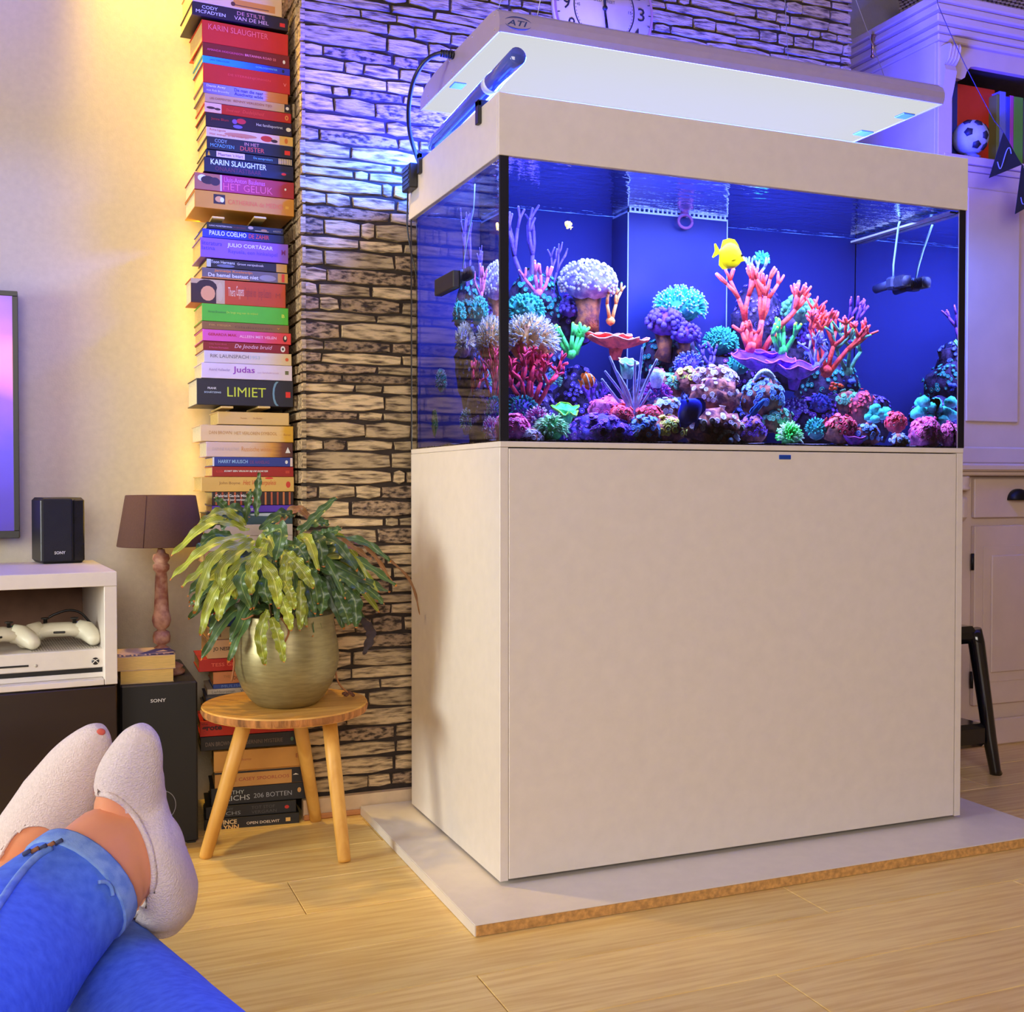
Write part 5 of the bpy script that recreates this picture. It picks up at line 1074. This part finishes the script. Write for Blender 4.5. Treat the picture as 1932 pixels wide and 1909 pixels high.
book(378, 564, 1391, 1417.5, (34, 30, 30), 'black book lettered MYSTERIE in grey, second under the stool seat', [('DAN BROWN', .05, .30, .3, .6, (130, 110, 96)), ('HET BERNINI MYSTERIE', .36, .82, .3, .58, (130, 110, 96))], [(.90, .93, .3, .6, (90, 130, 100), 'disc')], -4, Y=.69)
book(403, 567, 1419, 1457, (216, 156, 74), 'thick ochre yellow book under the stool', [('De gedaante', .20, .42, .45, .6, (180, 96, 60)), ('B', .93, .97, .45, .65, (170, 96, 50))], [], -4.5, Y=.685)
book(405, 571, 1457.5, 1488, (206, 150, 80), 'ochre and black book lettered SPOORLOOS', [('JANE CASEY SPOORLOOS', .10, .83, .3, .58, (170, 70, 60))], [(0, .99, .86, .99, (40, 30, 26)), (.86, .998, .02, .98, (34, 28, 28)), (.87, .94, .5, .6, (230, 220, 200), 'tri')], -4.5, Y=.68)
book(398, 576, 1488.5, 1521, (30, 30, 34), 'black book lettered 206 BOTTEN under the stool', [('KATHY', .13, .34, .60, .82, (190, 200, 200)), ('REICHS', .10, .40, .22, .52, (200, 206, 206)), ('206 BOTTEN', .44, .84, .28, .56, (160, 164, 170))], [(.90, .94, .4, .7, (214, 160, 90), 'disc')], -4.5, Y=.68)
book(388, 556, 1521.5, 1546, (26, 26, 28), 'black book lettered TOT STOF VERGAAN in dull grey', [('KATHY', .14, .30, .6, .8, (90, 96, 96)), ('REICHS', .10, .38, .2, .5, (150, 156, 156)), ('TOT STOF', .50, .76, .54, .8, (84, 80, 80)), ('VERGAAN', .50, .78, .16, .42, (84, 80, 80))], [(.87, .92, .35, .65, (206, 50, 40), 'disc')], -5, Y=.675)
b_ = book(385, 561, 1546.5, 1571, (24, 24, 26), 'black book lettered OPEN DOELWIT at the bottom of the stack', [('VINCE', .15, .34, .52, .88, (236, 210, 160), dict(bold=.03)), ('FLYNN', .13, .36, .08, .46, (236, 196, 130), dict(bold=.03)), ('OPEN DOELWIT', .44, .79, .38, .6, (226, 210, 190), B_)], [(.855, .905, .38, .68, (232, 190, 110))], -6, Y=.672)
# ================================================================== right side: clock, dresser, step stool
ck = on(1138, 18, 1, .655); CR = .150
clk = thing('wall_clock', 'round off white wall clock with black numerals on the stone wall behind the light', 'clock', (ck.x, .655, ck.z))
fm = M('clock_face', (214, 190, 176), .6, var=.06, nscale=12); ki = M('clock_ink', (30, 28, 44), .5)
def disc(mb, r, y0, y1, n=48): mb.tube([(ck.x, y0, ck.z), (ck.x, y1, ck.z)], r, n); return mb
disc(MB(), CR, .648, .666).build('face', fm, clk)
def ring(r0, r1, y, nm, m, n=64):
    vs = [(ck.x+r*math.cos(2*math.pi*k/n), y, ck.z+r*math.sin(2*math.pi*k/n)) for r in (r0, r1) for k in range(n)]
    return MB().add(vs, [(k, (k+1) % n, n+(k+1) % n, n+k) for k in range(n)]).build(nm, m, clk)
ring(.089, .0925, .6474, 'inner_ring', ki)
ring(.1435, .150, .6474, 'outer_band', M('clock_band', (170, 120, 130), .6))
mb, mb2 = MB(), MB()
for k in range(60):
    a = R(6*k); c, s_ = math.cos(a), math.sin(a)
    if k % 2 == 0: mb.add([(ck.x+r*c+q*s_, .6472, ck.z+r*s_-q*c) for r, q in ((.135, -.0012), (.143, -.0012), (.143, .0012), (.135, .0012))], [(0, 1, 2, 3)])
    mb2.add([(ck.x+r*c+q*s_, .6472, ck.z+r*s_-q*c) for r, q in ((.0845, -.0009), (.087, -.0009), (.087, .0009), (.0845, .0009))], [(0, 1, 2, 3)])
mb.build('hour_track', ki, clk, kind='stuff'); mb2.build('minute_dots', ki, clk, kind='stuff')
Tc = frame_xz((0, .6473, 0))
for k in range(1, 13):
    a = R(90-30*k); w = .017 if k < 10 else .024
    x, z = ck.x+.113*math.cos(a), ck.z+.113*math.sin(a); lettering(str(k), Tc, x-w/2-.002, x+w/2+.002, z-.018, z+.018, ki, clk, name='numeral', bold=.005)
    if k % 3 == 0 or k == 2:
        x, z = ck.x+.078*math.cos(a), ck.z+.078*math.sin(a); lettering(str(k*5), Tc, x-.005, x+.005, z-.004, z+.004, ki, clk, name='numeral')
lettering('STREET', Tc, ck.x-.004, ck.x+.032, ck.z+.016, ck.z+.024, ki, clk, name='lettering')
lettering('OLD', Tc, ck.x-.034, ck.x-.008, ck.z+.016, ck.z+.024, ki, clk, name='lettering')
MB().prism([(ck.x-.003, ck.z), (ck.x-.001, ck.z-.022), (ck.x+.010, ck.z-.050), (ck.x+.014, ck.z-.068), (ck.x+.004, ck.z-.070), (ck.x+.003, ck.z-.03), (ck.x+.003, ck.z)], .644, .6455).build('hour_hand', ki, clk)
MB().prism([(ck.x-.003, ck.z-.012), (ck.x+.003, ck.z-.012), (ck.x+.002, ck.z+.06), (ck.x-.004, ck.z+.12), (ck.x-.008, ck.z+.06)], .642, .6435).build('minute_hand', ki, clk)
MB().tube([(ck.x, .647, ck.z), (ck.x, .641, ck.z)], .0065, 16).build('hub', ki, clk)
# ---- white dresser
dw = M('dresser_paint', (206, 182, 170), .5, var=.03, nscale=10)
HX, HX2, HY, HB = 1.755, 3.0, .70, 1.13
LXX, LYF = 1.80, .63
dr = thing('dresser', 'large white painted dresser with carved corbel and open niche at the right edge', 'dresser', (2.35, .9, 0))
def hb(*b, bev=.0015): return MB().box(*b, bev)
hz0, ntop, nbot = .897, on(1830, 125, 1, .70).z, on(1830, 297, 1, .70).z
ctop = on(1790, 2, 1, .66).z
hb(HX, HX+.025, HY+.002, HB, hz0, ctop-.09).build('side_panel', dw, dr)
hb(HX2-.025, HX2, HY+.002, HB, hz0, ctop-.09).build('side_panel', dw, dr)
hb(HX+.026, HX2-.026, HB-.02, HB, hz0, ctop-.09).build('back_panel', M('dresser_inside', (110, 100, 104), .7), dr)
xs = on(1786, 200, 1, HY).x+.012                        # inner edge of the pilaster
hb(HX+.0005, xs, HY-.012, HY+.0015, hz0, ctop-.115).build('pilaster', dw, dr)
hb(HX2-.06, HX2-.0005, HY-.012, HY+.0015, hz0, ctop-.115).build('pilaster', dw, dr)
# scalloped rail over the niche
p = [(xs+.0005, ctop-.115), (xs+.0005, ntop-.045), (xs+.045, ntop-.048), (xs+.058, ntop-.040), (xs+.066, ntop-.020), (xs+.080, ntop-.004), (xs+.10, ntop), (HX2-.14, ntop-.002), (HX2-.0605, ntop-.045), (HX2-.0605, ctop-.115)]
MB().prism(p, HY-.004, HY+.016).build('scalloped_rail', dw, dr)
hb(HX+.026, HX2-.026, HY+.017, HB-.021, ntop+.05, ntop+.07).build('niche_top', M('dresser_inside', (110, 100, 104)), dr)
hb(HX+.026, HX2-.026, HY-.014, HB-.021, nbot-.025, nbot).build('niche_shelf', dw, dr)
hb(xs+.0005, HX2-.061, HY-.006, HY+.014, nbot-.045, nbot-.026, bev=.003).build('shelf_moulding', dw, dr)
# cupboard front below the niche
hb(xs+.0005, HX2-.061, HY, HY+.018, hz0, nbot-.046).build('front_board', dw, dr)
q0, q1 = on(1823, 795, 1, HY-.008), on(1823, 352, 1, HY-.008); x2 = on(1922, 700, 1, HY-.008).x
for i in range(3):
    w_ = x2-q0.x; x_ = q0.x+i*(w_+.09)
    if x_+w_ < HX2-.07: hb(x_, x_+w_, HY-.008, HY-.0005, q0.z, q1.z, bev=.005).build('raised_panel', dw, dr)
hb(xs+.001, HX2-.062, HY-.012, HY-.0005, hz0+.0005, hz0+.055, bev=.006).build('base_moulding', dw, dr)
# cornice: stepped crown
steps = [(.115, .012), (.092, .022), (.066, .040), (.045, .062), (.020, .075)]
zc = ctop-.115
for h_, out in zip((.022, .020, .026, .022, .025), (.010, .022, .042, .060, .072)):
    hb(HX-out, HX2+out, HY-.012-out, HB, zc, zc+h_-.0004, bev=.004).build('cornice_moulding', dw, dr); zc += h_
# carved corbel on the pilaster
kz = on(1792, 86, 1, HY-.03).z
cm_ = MB(); xw0, xw1 = HX+.006, xs-.006
prof = [(HY-.012, kz), (HY-.050, kz-.002), (HY-.054, kz-.012), (HY-.046, kz-.045), (HY-.030, kz-.060), (HY-.036, kz-.078), (HY-.030, kz-.11), (HY-.014, kz-.165), (HY-.0125, kz-.19)]
co = cm_.prism(prof, xw0, xw1, 'yz').build('corbel', dw, dr)
for k in range(4):
    x = xw0+.004+(xw1-xw0-.008)*k/3
    MB().tube([(x, HY-.050, kz-.002), (x, HY-.0555, kz-.014), (x, HY-.047, kz-.046), (x, HY-.033, kz-.060)], .0032, 6).build('flute', dw, co)
# lower cabinet
hb(HX-.02, HX2+.02, HY-.115, HB, .872, .896, bev=.006).build('worktop', dw, dr)
hb(HX-.012, HX2+.012, HY-.105, HB, .858, .8715, bev=.004).build('worktop_moulding', dw, dr)
hb(HX, HX2, LYF+.004, HB-.002, .06, .8575).build('carcass', dw, dr)
d0 = on(1834, 905, 1, LYF).x; dzt, dzb = on(1834, 903, 1, LYF).z, on(1834, 977, 1, LYF).z
MB().lathe([(.024, 0), (.026, .008), (.020, .016), (.026, .026), (.022, .036), (.024, .044)], 20, (HX+.040, LYF-.012, .812)).build('turned_post', dw, dr)
hb(HX+.02, HX+.060, LYF-.03, LYF+.003, .715, .80, bev=.014).build('carved_post_block', dw, dr)
for i in range(2):
    x0 = d0+i*.58; x1_ = x0+.55
    df = hb(x0, x1_, LYF-.012, LYF+.0035, dzb, dzt, bev=.003).build('drawer', dw, dr)
    hp = on(1919, 935, 1, LYF-.02); cx = hp.x+i*.58+.006
    mb = MB(); rings = []
    for dep_, sc__ in ((0, 1), (.012, 1), (.020, .93), (.026, .75), (.0285, .4)):
        rings.append([(cx+.040*sc__*math.cos(math.pi*k/14), LYF-.012-dep_, hp.z-.014+.036*sc__*math.sin(math.pi*k/14)) for k in range(15)])
    mb.loft(rings).build('cup_handle', M('iron_handle', (30, 28, 32), .45, metal=.6), df)
    dz1, dz0 = on(1834, 992, 1, LYF).z, on(1834, 1330, 1, LYF).z
    do = hb(x0, x1_, LYF-.014, LYF+.0035, dz0, dz1, bev=.002).build('door', dw, dr)
    pa, pb = on(1855, 1030, 1, LYF-.014), on(1855, 1288, 1, LYF-.014)
    e = pa.x-d0
    for w0, y_, nm in ((0, .0165, 'door_recess'), (.030, .022, 'door_panel')):
        hb(x0+e+w0, x1_-e-w0, LYF-y_, LYF-.0143, pb.z+w0, pa.z-w0, bev=.004).build(nm, dw, do)
    for hy in (1060, 1283):
        hp2 = on(1831, hy, 1, LYF-.012); MB().tube([(x0-.005, LYF-.010, hp2.z-.026), (x0-.005, LYF-.010, hp2.z+.026)], .0052, 10).build('hinge', M('iron_handle', (30, 28, 32)), do)
hb(HX-.006, HX2, LYF-.014, LYF+.003, .0005, .085, bev=.005).build('plinth', dw, dr)
# things in and on the dresser
bk = M('brass_hook', (206, 160, 110), .25, metal=.9)
hk = on(1651, 86, 0, HX-.074)
hkt = thing('brass_latch', 'small brass bolt hanging on the left side of the dresser cornice', 'latch', hk)
MB().tube([hk+Vector((-.010, 0, .034)), hk+Vector((-.010, 0, -.034))], .0045, 10).build('bolt', bk, hkt)
MB().ico(hk+Vector((-.010, 0, -.036)), .007, 2).build('knob', bk, hkt)
MB().tube([hk+Vector((-.010, 0, .03)), hk+Vector((.0015, 0, .03))], .003, 8).build('pin', bk, hkt)
nz0 = nbot+.0005
def upright(px0, px1, py, col, lab, Y0=.74, dep=.16, leg=None):
    a = on(px0, py, 1, Y0); b = on(px1, py, 1, Y0)
    t = thing('book', lab, 'book', ((a.x+b.x)/2, Y0, nz0), 0, 'books standing in the dresser niche')
    h = a.z-nz0; bt = .0015
    MB().box(a.x+bt+.0002, b.x-bt-.0002, Y0+.002, Y0+dep-.003, nz0+.003, a.z-.003).build('pages', pagew, t)
    MB().box(a.x, a.x+bt, Y0, Y0+dep, nz0, a.z).box(b.x-bt, b.x, Y0, Y0+dep, nz0, a.z).box(a.x, b.x, Y0-.002, Y0, nz0, a.z, .0008).build('cover', cover(col), t)
    return t
# big orange book leaning wide, the others slim
a = on(1808, 172, 1, .772); b = on(1878, 170, 1, .772)
ob = thing('book', 'large flame orange book standing with its front cover forward in the niche', 'book', ((a.x+b.x)/2, .78, nz0), 0)
MB().box(a.x, b.x-.004, .776, .796, nz0+.002, b.z-.003).build('pages', pagew, ob)
MB().box(a.x-.002, b.x-.002, .772, .7755, nz0, b.z, .0008).box(a.x-.002, b.x-.002, .7965, .799, nz0, b.z).box(b.x-.004, b.x-.002, .7758, .799, nz0, b.z).build('cover', cover((206, 62, 30)), ob)
upright(1796, 1806, 148, (40, 50, 150), 'deep blue book standing at the left end of the niche', .76)
upright(1880, 1885, 178, (110, 120, 60), 'thin olive book standing beside the orange one', .74)
upright(1886, 1897, 172, (110, 120, 220), 'pale blue ring binder standing in the niche', .74)
upright(1897.5, 1905, 182, (60, 70, 200), 'royal blue book standing in the niche', .74)
upright(1905.5, 1912, 180, (170, 70, 150), 'magenta book standing in the niche', .74)
upright(1913, 1930, 182, (90, 150, 50), 'leaf green topped book standing in the niche', .74)
upright(1931, 1950, 190, (70, 50, 60), 'dark plum book standing in the niche at the picture edge', .74)
# football shaped ornament on a little stand
bc = on(1838, 262, 1, .70); br = 33/F*((bc-CAM).dot(FW))
ball = thing('ball_ornament', 'white ball ornament with dark patches standing before the orange book', 'ornament', (bc.x, .70, nz0))
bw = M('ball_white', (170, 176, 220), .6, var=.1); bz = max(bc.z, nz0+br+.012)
MB().ico((bc.x, 0.716, bz), br, 3).build('ball', bw, ball)
MB().lathe([(.030, nz0), (.032, nz0+.006), (.020, nz0+.012), (.024, nz0+.020)], 18, (bc.x, 0.716, 0)).build('stand', M('ball_stand', (110, 116, 190), .5), ball)
kp = M('ball_patch', (36, 34, 48), .6)
for a_, e_ in ((-100, 40), (-140, 5), (-80, -5), (-110, -38), (-50, 30), (-60, -40), (-150, 50)):
    d = Vector((math.cos(R(a_))*math.cos(R(e_)), math.sin(R(a_))*math.cos(R(e_)), math.sin(R(e_)))); u_ = d.orthogonal().normalized(); v_ = d.cross(u_)
    c = Vector((bc.x, 0.716, bz)); r5 = br*.27
    MB().loft([[c+(d*br*q+(u_*math.cos(R(72*k))+v_*math.sin(R(72*k)))*r5*w).normalized()*br*q for k in range(5)] for q, w in ((.99, 1), (1.045, .95))]).build('patch', kp, ball)
# bunting
bu = thing('bunting', 'string of black triangle pennants with white scrolls hanging across the dresser', 'bunting', on(1880, 230, 1, .56))
fk = M('pennant_black', (28, 30, 44), .8); st_ = M('cord_dark', (70, 60, 90), .8)
pth = smooth_path([on(1768, 0, 1, .615), on(1776, 24, 1, .60), on(1822, 125, 1, .58), on(1876, 228, 1, .56)])
MB().tube(pth, .0012, 6).build('cord', st_, bu)
MB().tube(smooth_path([on(1876, 228, 1, .56), on(1893, 250, 1, .56), on(1926, 308, 1, .56), on(1945, 318, 1, .56)]), .0012, 6).build('cord', st_, bu)
for tri, scr_ in ((((1893, 250), (1866, 336), (1927, 311)), ((1882, 305), (1888, 318), (1899, 285), (1905, 279), (1908, 290))), (((1928, 309), (1915, 404), (1958, 380)), ((1926, 372), (1930, 385), (1940, 378)))):
    P = [on(x, y, 1, .555) for x, y in tri]
    o_ = MB().prism([(p.x, p.z) for p in P], .554, .556).build('pennant', fk, bu)
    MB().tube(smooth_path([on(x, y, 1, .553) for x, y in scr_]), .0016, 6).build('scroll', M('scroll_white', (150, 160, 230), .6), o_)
# basket on top of the dresser
bz0 = ctop-.0005+.0025; bx = on(1890, 10, 1, .80).x
bs = thing('wicker_basket', 'grey woven basket standing on top of the dresser', 'basket', (bx+.15, .85, zc))
wk = M('grey_wicker', (150, 132, 140), .8, var=.2)
x0b, x1b, y0b, y1b, z0b, z1b = on(1812, 14, 1, .74).x, 2.62, .72, 1.02, zc+.001, zc+.17
MB().box(x0b+.006, x1b-.006, y0b+.006, y1b-.006, z0b, z0b+.01).build('bottom', wk, bs)
mb = MB(); nst = 26
def wall_(pa, pb):
    pa, pb = Vector(pa), Vector(pb); Lw = (pb-pa).length; d = (pb-pa).normalized(); nrm = Vector((d.y, -d.x, 0)); nn_ = int(Lw/.009)
    for r_ in range(14):
        z = z0b+.006+r_*.0115
        mb.tube([pa+d*(Lw*k/nn_)+nrm*(.0035*(1 if (k+r_) % 2 else -1))+Vector((0, 0, z)) for k in range(nn_+1)], .0045, 4, smooth=False)
wall_((x0b, y0b, 0), (x1b, y0b, 0)); wall_((x0b, y1b, 0), (x0b, y0b, 0))
mb.build('weave', wk, bs, kind='stuff')
MB().box(x1b-.008, x1b, y0b, y1b, z0b, z1b-.01).box(x0b, x1b, y1b-.008, y1b, z0b, z1b-.01).build('rear_weave', wk, bs)
MB().tube([(x0b, y0b, z1b-.004), (x1b, y0b, z1b-.004)], .008, 8).tube([(x0b, y1b, z1b-.004), (x0b, y0b, z1b-.004)], .008, 8).build('rim', wk, bs)
p = on(1888, 17, 1, .705); MB().box(p.x-.018, p.x+.012, .7095, .7125, p.z-.008, p.z+.006, .001).build('tag', M('lime_tag', (180, 210, 60), .5), bs, 'small lime green tag')
for i in range(7):
    p = on(1826+i*14, 26+i*3, 1, .69); mb = MB(); mb.ico((p.x, .69, zc+.012), (.013, .010, .011), 1, .4, 3, i); tag(mb.build('dried_flower', M('dried_flower', (120, 66, 90), .9, rnd=.3), None), '%s of the dark pink dried flower heads in front of the wicker basket' % ('leftmost', 'second from left', 'third from left', 'middle one', 'third from right', 'second from right', 'rightmost')[i], 'dried flower', 'dried flower heads before the basket')
# black glossy step stool in front of the dresser
ss = thing('step_stool', 'glossy black plastic step stool between the aquarium and the dresser', 'step stool', (1.52, .38, 0))
gb = M('gloss_black', (16, 16, 24), .15, coat=.5)
sx0, sx1 = 1.28, 1.665; topz = on(1845, 1182, 1, .36).z
sy0, sy1 = .34, .50
mb = MB(); mb.box(sx0+.04, sx1-.045, sy0+.02, sy1-.01, topz-.05, topz, .016); mb.build('seat', gb, ss)
for sx, xx, xt in ((1, sx1, sx1-.06), (-1, sx0, sx0+.06)):
    for yy, yt_ in ((sy0+.008, sy0+.035), (sy1+.02, sy1-.03)):
        mb = MB(); mb.tube([(xt, yt_, topz-.012), (xt+sx*.014, yt_, topz-.05), (xx-sx*.022, yy, .11), (xx, yy, .012), (xx+sx*.004, yy, .0005)], [.024, .023, .019, .016, .018], 12); mb.build('leg', gb, ss)
stz = on(1838, 1372, 1, .36).z
MB().box(sx0+.01, sx1-.035, sy0, sy1+.02, stz-.055, stz+.012, .012).build('step_board', gb, ss)
# ================================================================== the person's legs stretched out from the camera side
def leg_loft(mb, secs, n=20, sub=4):
    """secs: photo pixel x, y, depth, half width in photo pixels, half thickness in metres; rings stand across the limb"""
    S_ = [(at(x, y, d), hw/F*d, ht) for x, y, d, hw, ht in secs]
    P = smooth_path([s[0] for s in S_], sub); A = []
    for i in range(len(S_)-1):
        for k in range(sub):
            t = k/sub; t = t*t*(3-2*t) if False else t; A.append((S_[i][1]*(1-t)+S_[i+1][1]*t, S_[i][2]*(1-t)+S_[i+1][2]*t))
    A.append((S_[-1][1], S_[-1][2])); rings = []
    for i, p in enumerate(P):
        tg = (P[min(i+1, len(P)-1)]-P[max(i-1, 0)]).normalized()
        vw = (p-CAM).normalized(); sd = tg.cross(vw).normalized(); up = sd.cross(tg).normalized()
        rings.append([p+sd*A[i][0]*math.cos(2*math.pi*k/n)+up*A[i][1]*math.sin(2*math.pi*k/n) for k in range(n)])
    mb.loft(rings); return rings
pers = thing('person', 'person lying back with crossed ankles in blue jeans and white ankle socks', 'person', at(60, 1850, 1.0))
skin = M('skin', (224, 150, 112), .5, var=.05, nscale=14, sss=.15)
denim = M('denim', (92, 134, 236), .85, var=.12, nscale=90, bump=.12, bscale=900, c2=(70, 110, 220), c2pos=(.3, .7))
denim_l = M('denim_worn', (132, 164, 222), .85, var=.12, nscale=60, bump=.2, bscale=700, c2=(104, 140, 212))
sock = M('sock_knit', (226, 208, 206), .95, var=.05, nscale=300, bump=.55, bscale=520, stretch=(1, 1, 1))
# ---- body: both legs with feet and the hips, one continuous mesh
bm_ = MB()
hipA, hipB = (-640, 2560), (620, 2700)
leg_loft(bm_, [(-700, 2600, .58, 190, .07), (-230, 2060, .80, 150, .06), (-40, 1860, .98, 116, .050), (90, 1735, 1.10, 100, .045), (160, 1660, 1.165, 97, .044), (207, 1626, 1.195, 104, .043), (242, 1612, 1.212, 96, .042), (266, 1612, 1.225, 88, .043), (286, 1622, 1.245, 68, .036), (297, 1630, 1.265, 30, .016)])
leg_loft(bm_, [(292, 1750, 1.285, 10, .010), (298, 1730, 1.28, 46, .028), (300, 1690, 1.27, 56, .034), (290, 1630, 1.265, 52, .034), (248, 1568, 1.236, 66, .050), (246, 1512, 1.2255, 64, .036), (250, 1455, 1.205, 50, .022), (262, 1408, 1.195, 36, .016), (268, 1384, 1.19, 20, .010)])
leg_loft(bm_, [(700, 2700, .60, 200, .07), (420, 2150, .86, 150, .062), (245, 1945, 1.09, 112, .052), (120, 1790, 1.26, 84, .043), (55, 1690, 1.33, 70, .038), (28, 1640, 1.35, 68, .036)])
leg_loft(bm_, [(10, 1720, 1.395, 30, .02), (18, 1680, 1.395, 62, .032), (36, 1630, 1.385, 66, .034), (72, 1570, 1.37, 66, .032), (112, 1505, 1.355, 62, .028), (150, 1440, 1.34, 48, .022), (176, 1396, 1.33, 28, .014)])
bm_.tube([at(-700, 2600, .58), at(0, 3300, .50), at(700, 2700, .60)], [.085, .11, .085], 18)
body_ = (list(bm_.v), list(bm_.f)); 
def inpoly(x, y, P):
    c = False
    for i in range(len(P)):
        (x0, y0), (x1, y1) = P[i-1], P[i]
        if (y0 > y) != (y1 > y) and x < (x1-x0)*(y-y0)/(y1-y0)+x0: c = not c
    return c
def topx(p):
    d = Vector(p)-CAM; z = d.dot(FW); return W/2+F*d.dot(RT)/z, H/2-F*d.dot(UP)/z
CUFA = [(184, 1497), (205, 1500), (228, 1512), (250, 1534), (268, 1564), (282, 1598), (290, 1640), (288, 1676), (276, 1706), (256, 1728), (236, 1742)]
CUFB = [(-14, 1632), (-4, 1622), (10, 1598), (26, 1574), (46, 1560), (66, 1556), (86, 1558), (100, 1566), (112, 1580)]
SKA = CUFA+[(200, 1820), (-1000, 2900), (-1000, 1400), (120, 1440)]; SKB = CUFB+[(140, 1640), (60, 1760), (-300, 1900), (-300, 1700)]
def split(mb, P, inside):
    k = MB()
    for f, sm in zip(mb.f, mb.sm):
        c = [0, 0]
        for i in f:
            q = topx(mb.v[i]); c[0] += q[0]/len(f); c[1] += q[1]/len(f)
        if inpoly(c[0], c[1], P) == inside: k.f.append(f); k.sm.append(sm)
    k.v = list(mb.v); used = sorted({i for f in k.f for i in f}); mp = {i: j for j, i in enumerate(used)}
    k.v = [mb.v[i] for i in used]; k.f = [tuple(mp[i] for i in f) for f in k.f]; return k
ANK = [(90, 1735, 1.10, 100, .045), (160, 1660, 1.165, 97, .044), (207, 1626, 1.195, 104, .043), (242, 1612, 1.212, 96, .042), (266, 1612, 1.225, 88, .043), (286, 1622, 1.245, 68, .036), (297, 1630, 1.265, 30, .016)]
wrap = MB(); leg_loft(wrap, [(x, y, d, h+2.5, t+.0014) for x, y, d, h, t in ANK], 64, 12); wrap = split(wrap, SKA, False)
bm_.build('body', skin, pers)
from mathutils.bvhtree import BVHTree
def hit(meshes, x, y, off=.0012):
    d = ray(x, y).normalized(); best = None
    for v, f in meshes:
        h = BVHTree.FromPolygons([Vector(q) for q in v], f).ray_cast(CAM, d)
        if h[0] is not None and (best is None or h[3] < best): best = h[3]
    return CAM+d*((best if best is not None else 1.25)-off)
# ---- socks
def sockA():
    mb = MB()
    rings = leg_loft(mb, [(303, 1757, 1.287, 6, .008), (304, 1742, 1.284, 40, .026), (306, 1712, 1.276, 60, .035), (308, 1675, 1.258, 64, .050), (300, 1630, 1.246, 56, .058), (284, 1592, 1.240, 54, .060), (262, 1552, 1.236, 60, .052), (246, 1510, 1.226, 66, .038), (246, 1462, 1.208, 62, .026), (258, 1418, 1.198, 49, .021), (266, 1388, 1.192, 34, .016), (270, 1371, 1.188, 12, .007)], 26, 5)
    return mb
sA = split(sockA(), SKA, False); sa_ = (list(sA.v), list(sA.f)); k_ = len(sA.v); sA.v += wrap.v; sA.f += [tuple(i+k_ for i in f) for f in wrap.f]; sA.sm += wrap.sm; o = sA.build('sock', sock, pers)
MB().tube(smooth_path([hit((body_, sa_), x, y, .0022) for x, y in CUFA[:-1]], 3), .0034, 8).build('cuff_edge', sock, o)
mb = MB()
leg_loft(mb, [(26, 1640, 1.395, 72, .037), (48, 1606, 1.385, 76, .038), (74, 1568, 1.372, 76, .037), (112, 1506, 1.358, 72, .033), (148, 1444, 1.343, 58, .027), (172, 1404, 1.334, 41, .020), (184, 1382, 1.33, 26, .014), (190, 1371, 1.328, 9, .007)], 48, 12)
mb = split(mb, SKB, False); sb_ = (list(mb.v), list(mb.f)); o2 = mb.build('sock', sock, pers)
MB().tube(smooth_path([hit((body_,), x, y, .002) for x, y in CUFB[1:-1]], 3), .0020, 8).build('cuff_edge', sock, o2)
# worn red toe patch of the rear sock
tp = hit((sb_,), 190, 1381, -.001); MB().ico(tp, (.0055, .003, .0045), 2).build('worn_patch', M('toe_red', (214, 96, 80), .8), o2, 'worn reddish spot at the toe')
# ---- jeans
jm = MB()
leg_loft(jm, [(-760, 2640, .56, 330, .105), (-260, 2100, .79, 215, .085), (-60, 1890, .96, 168, .070), (50, 1768, 1.08, 138, .058), (130, 1690, 1.145, 119, .051), (160, 1660, 1.168, 113, .049)], 28, 5)
leg_loft(jm, [(760, 2760, .58, 320, .105), (440, 2190, .84, 200, .085), (262, 1965, 1.09, 156, .066), (140, 1806, 1.255, 118, .055), (78, 1718, 1.32, 94, .047), (62, 1690, 1.335, 86, .045)], 28, 5)
jm.tube([at(-760, 2640, .56), at(0, 3340, .48), at(760, 2760, .58)], [.12, .15, .12], 20); jj_ = (list(jm.v), list(jm.f))
jn = jm.build('jeans', denim, pers)
def hem(x0, y0, d0, h0, t0, x1, y1, d1, h1, t1, ex=1.035):
    mb = MB(); leg_loft(mb, [(x0, y0, d0, h0*ex, t0*ex), ((x0*2+x1)/3, (y0*2+y1)/3, (d0*2+d1)/3, (h0*2+h1)/3*ex*1.012, (t0*2+t1)/3*ex*1.012), ((x0+2*x1)/3, (y0+2*y1)/3, (d0+2*d1)/3, (h0+2*h1)/3*ex*1.012, (t0+2*t1)/3*ex*1.012), (x1, y1, d1, h1*ex, t1*ex)], 28, 3)
    return mb.build('hem_band', denim_l, jn, 'paler stitched hem')
hem(138, 1682, 1.151, 118, .051, 166, 1654, 1.172, 112, .049)
# outer side seam, frayed loop and bar stitches lie on the cloth
MB().tube(smooth_path([hit((jj_,), x, y, .002) for x, y in ((96, 1600), (70, 1616), (46, 1640), (24, 1668), (4, 1698), (-14, 1724))], 4), .0040, 8).build('side_seam', denim_l, jn, 'pale raised side seam')
MB().tube(smooth_path([hit((jj_,), x, y, .004) for x, y in ((186, 1664), (200, 1664), (210, 1674), (213, 1690))], 4), .0022, 6).build('frayed_loop', denim_l, jn)
for k in range(5):
    a = hit((jj_,), 44+k*15, 1612-k*5, .006)
    MB().tube([a, a+RT*.007+UP*.004], .0024, 6).build('stitch', M('stitch_thread', (150, 96, 60), .8) if k % 2 else M('stitch_dark', (60, 66, 100), .8), jn)
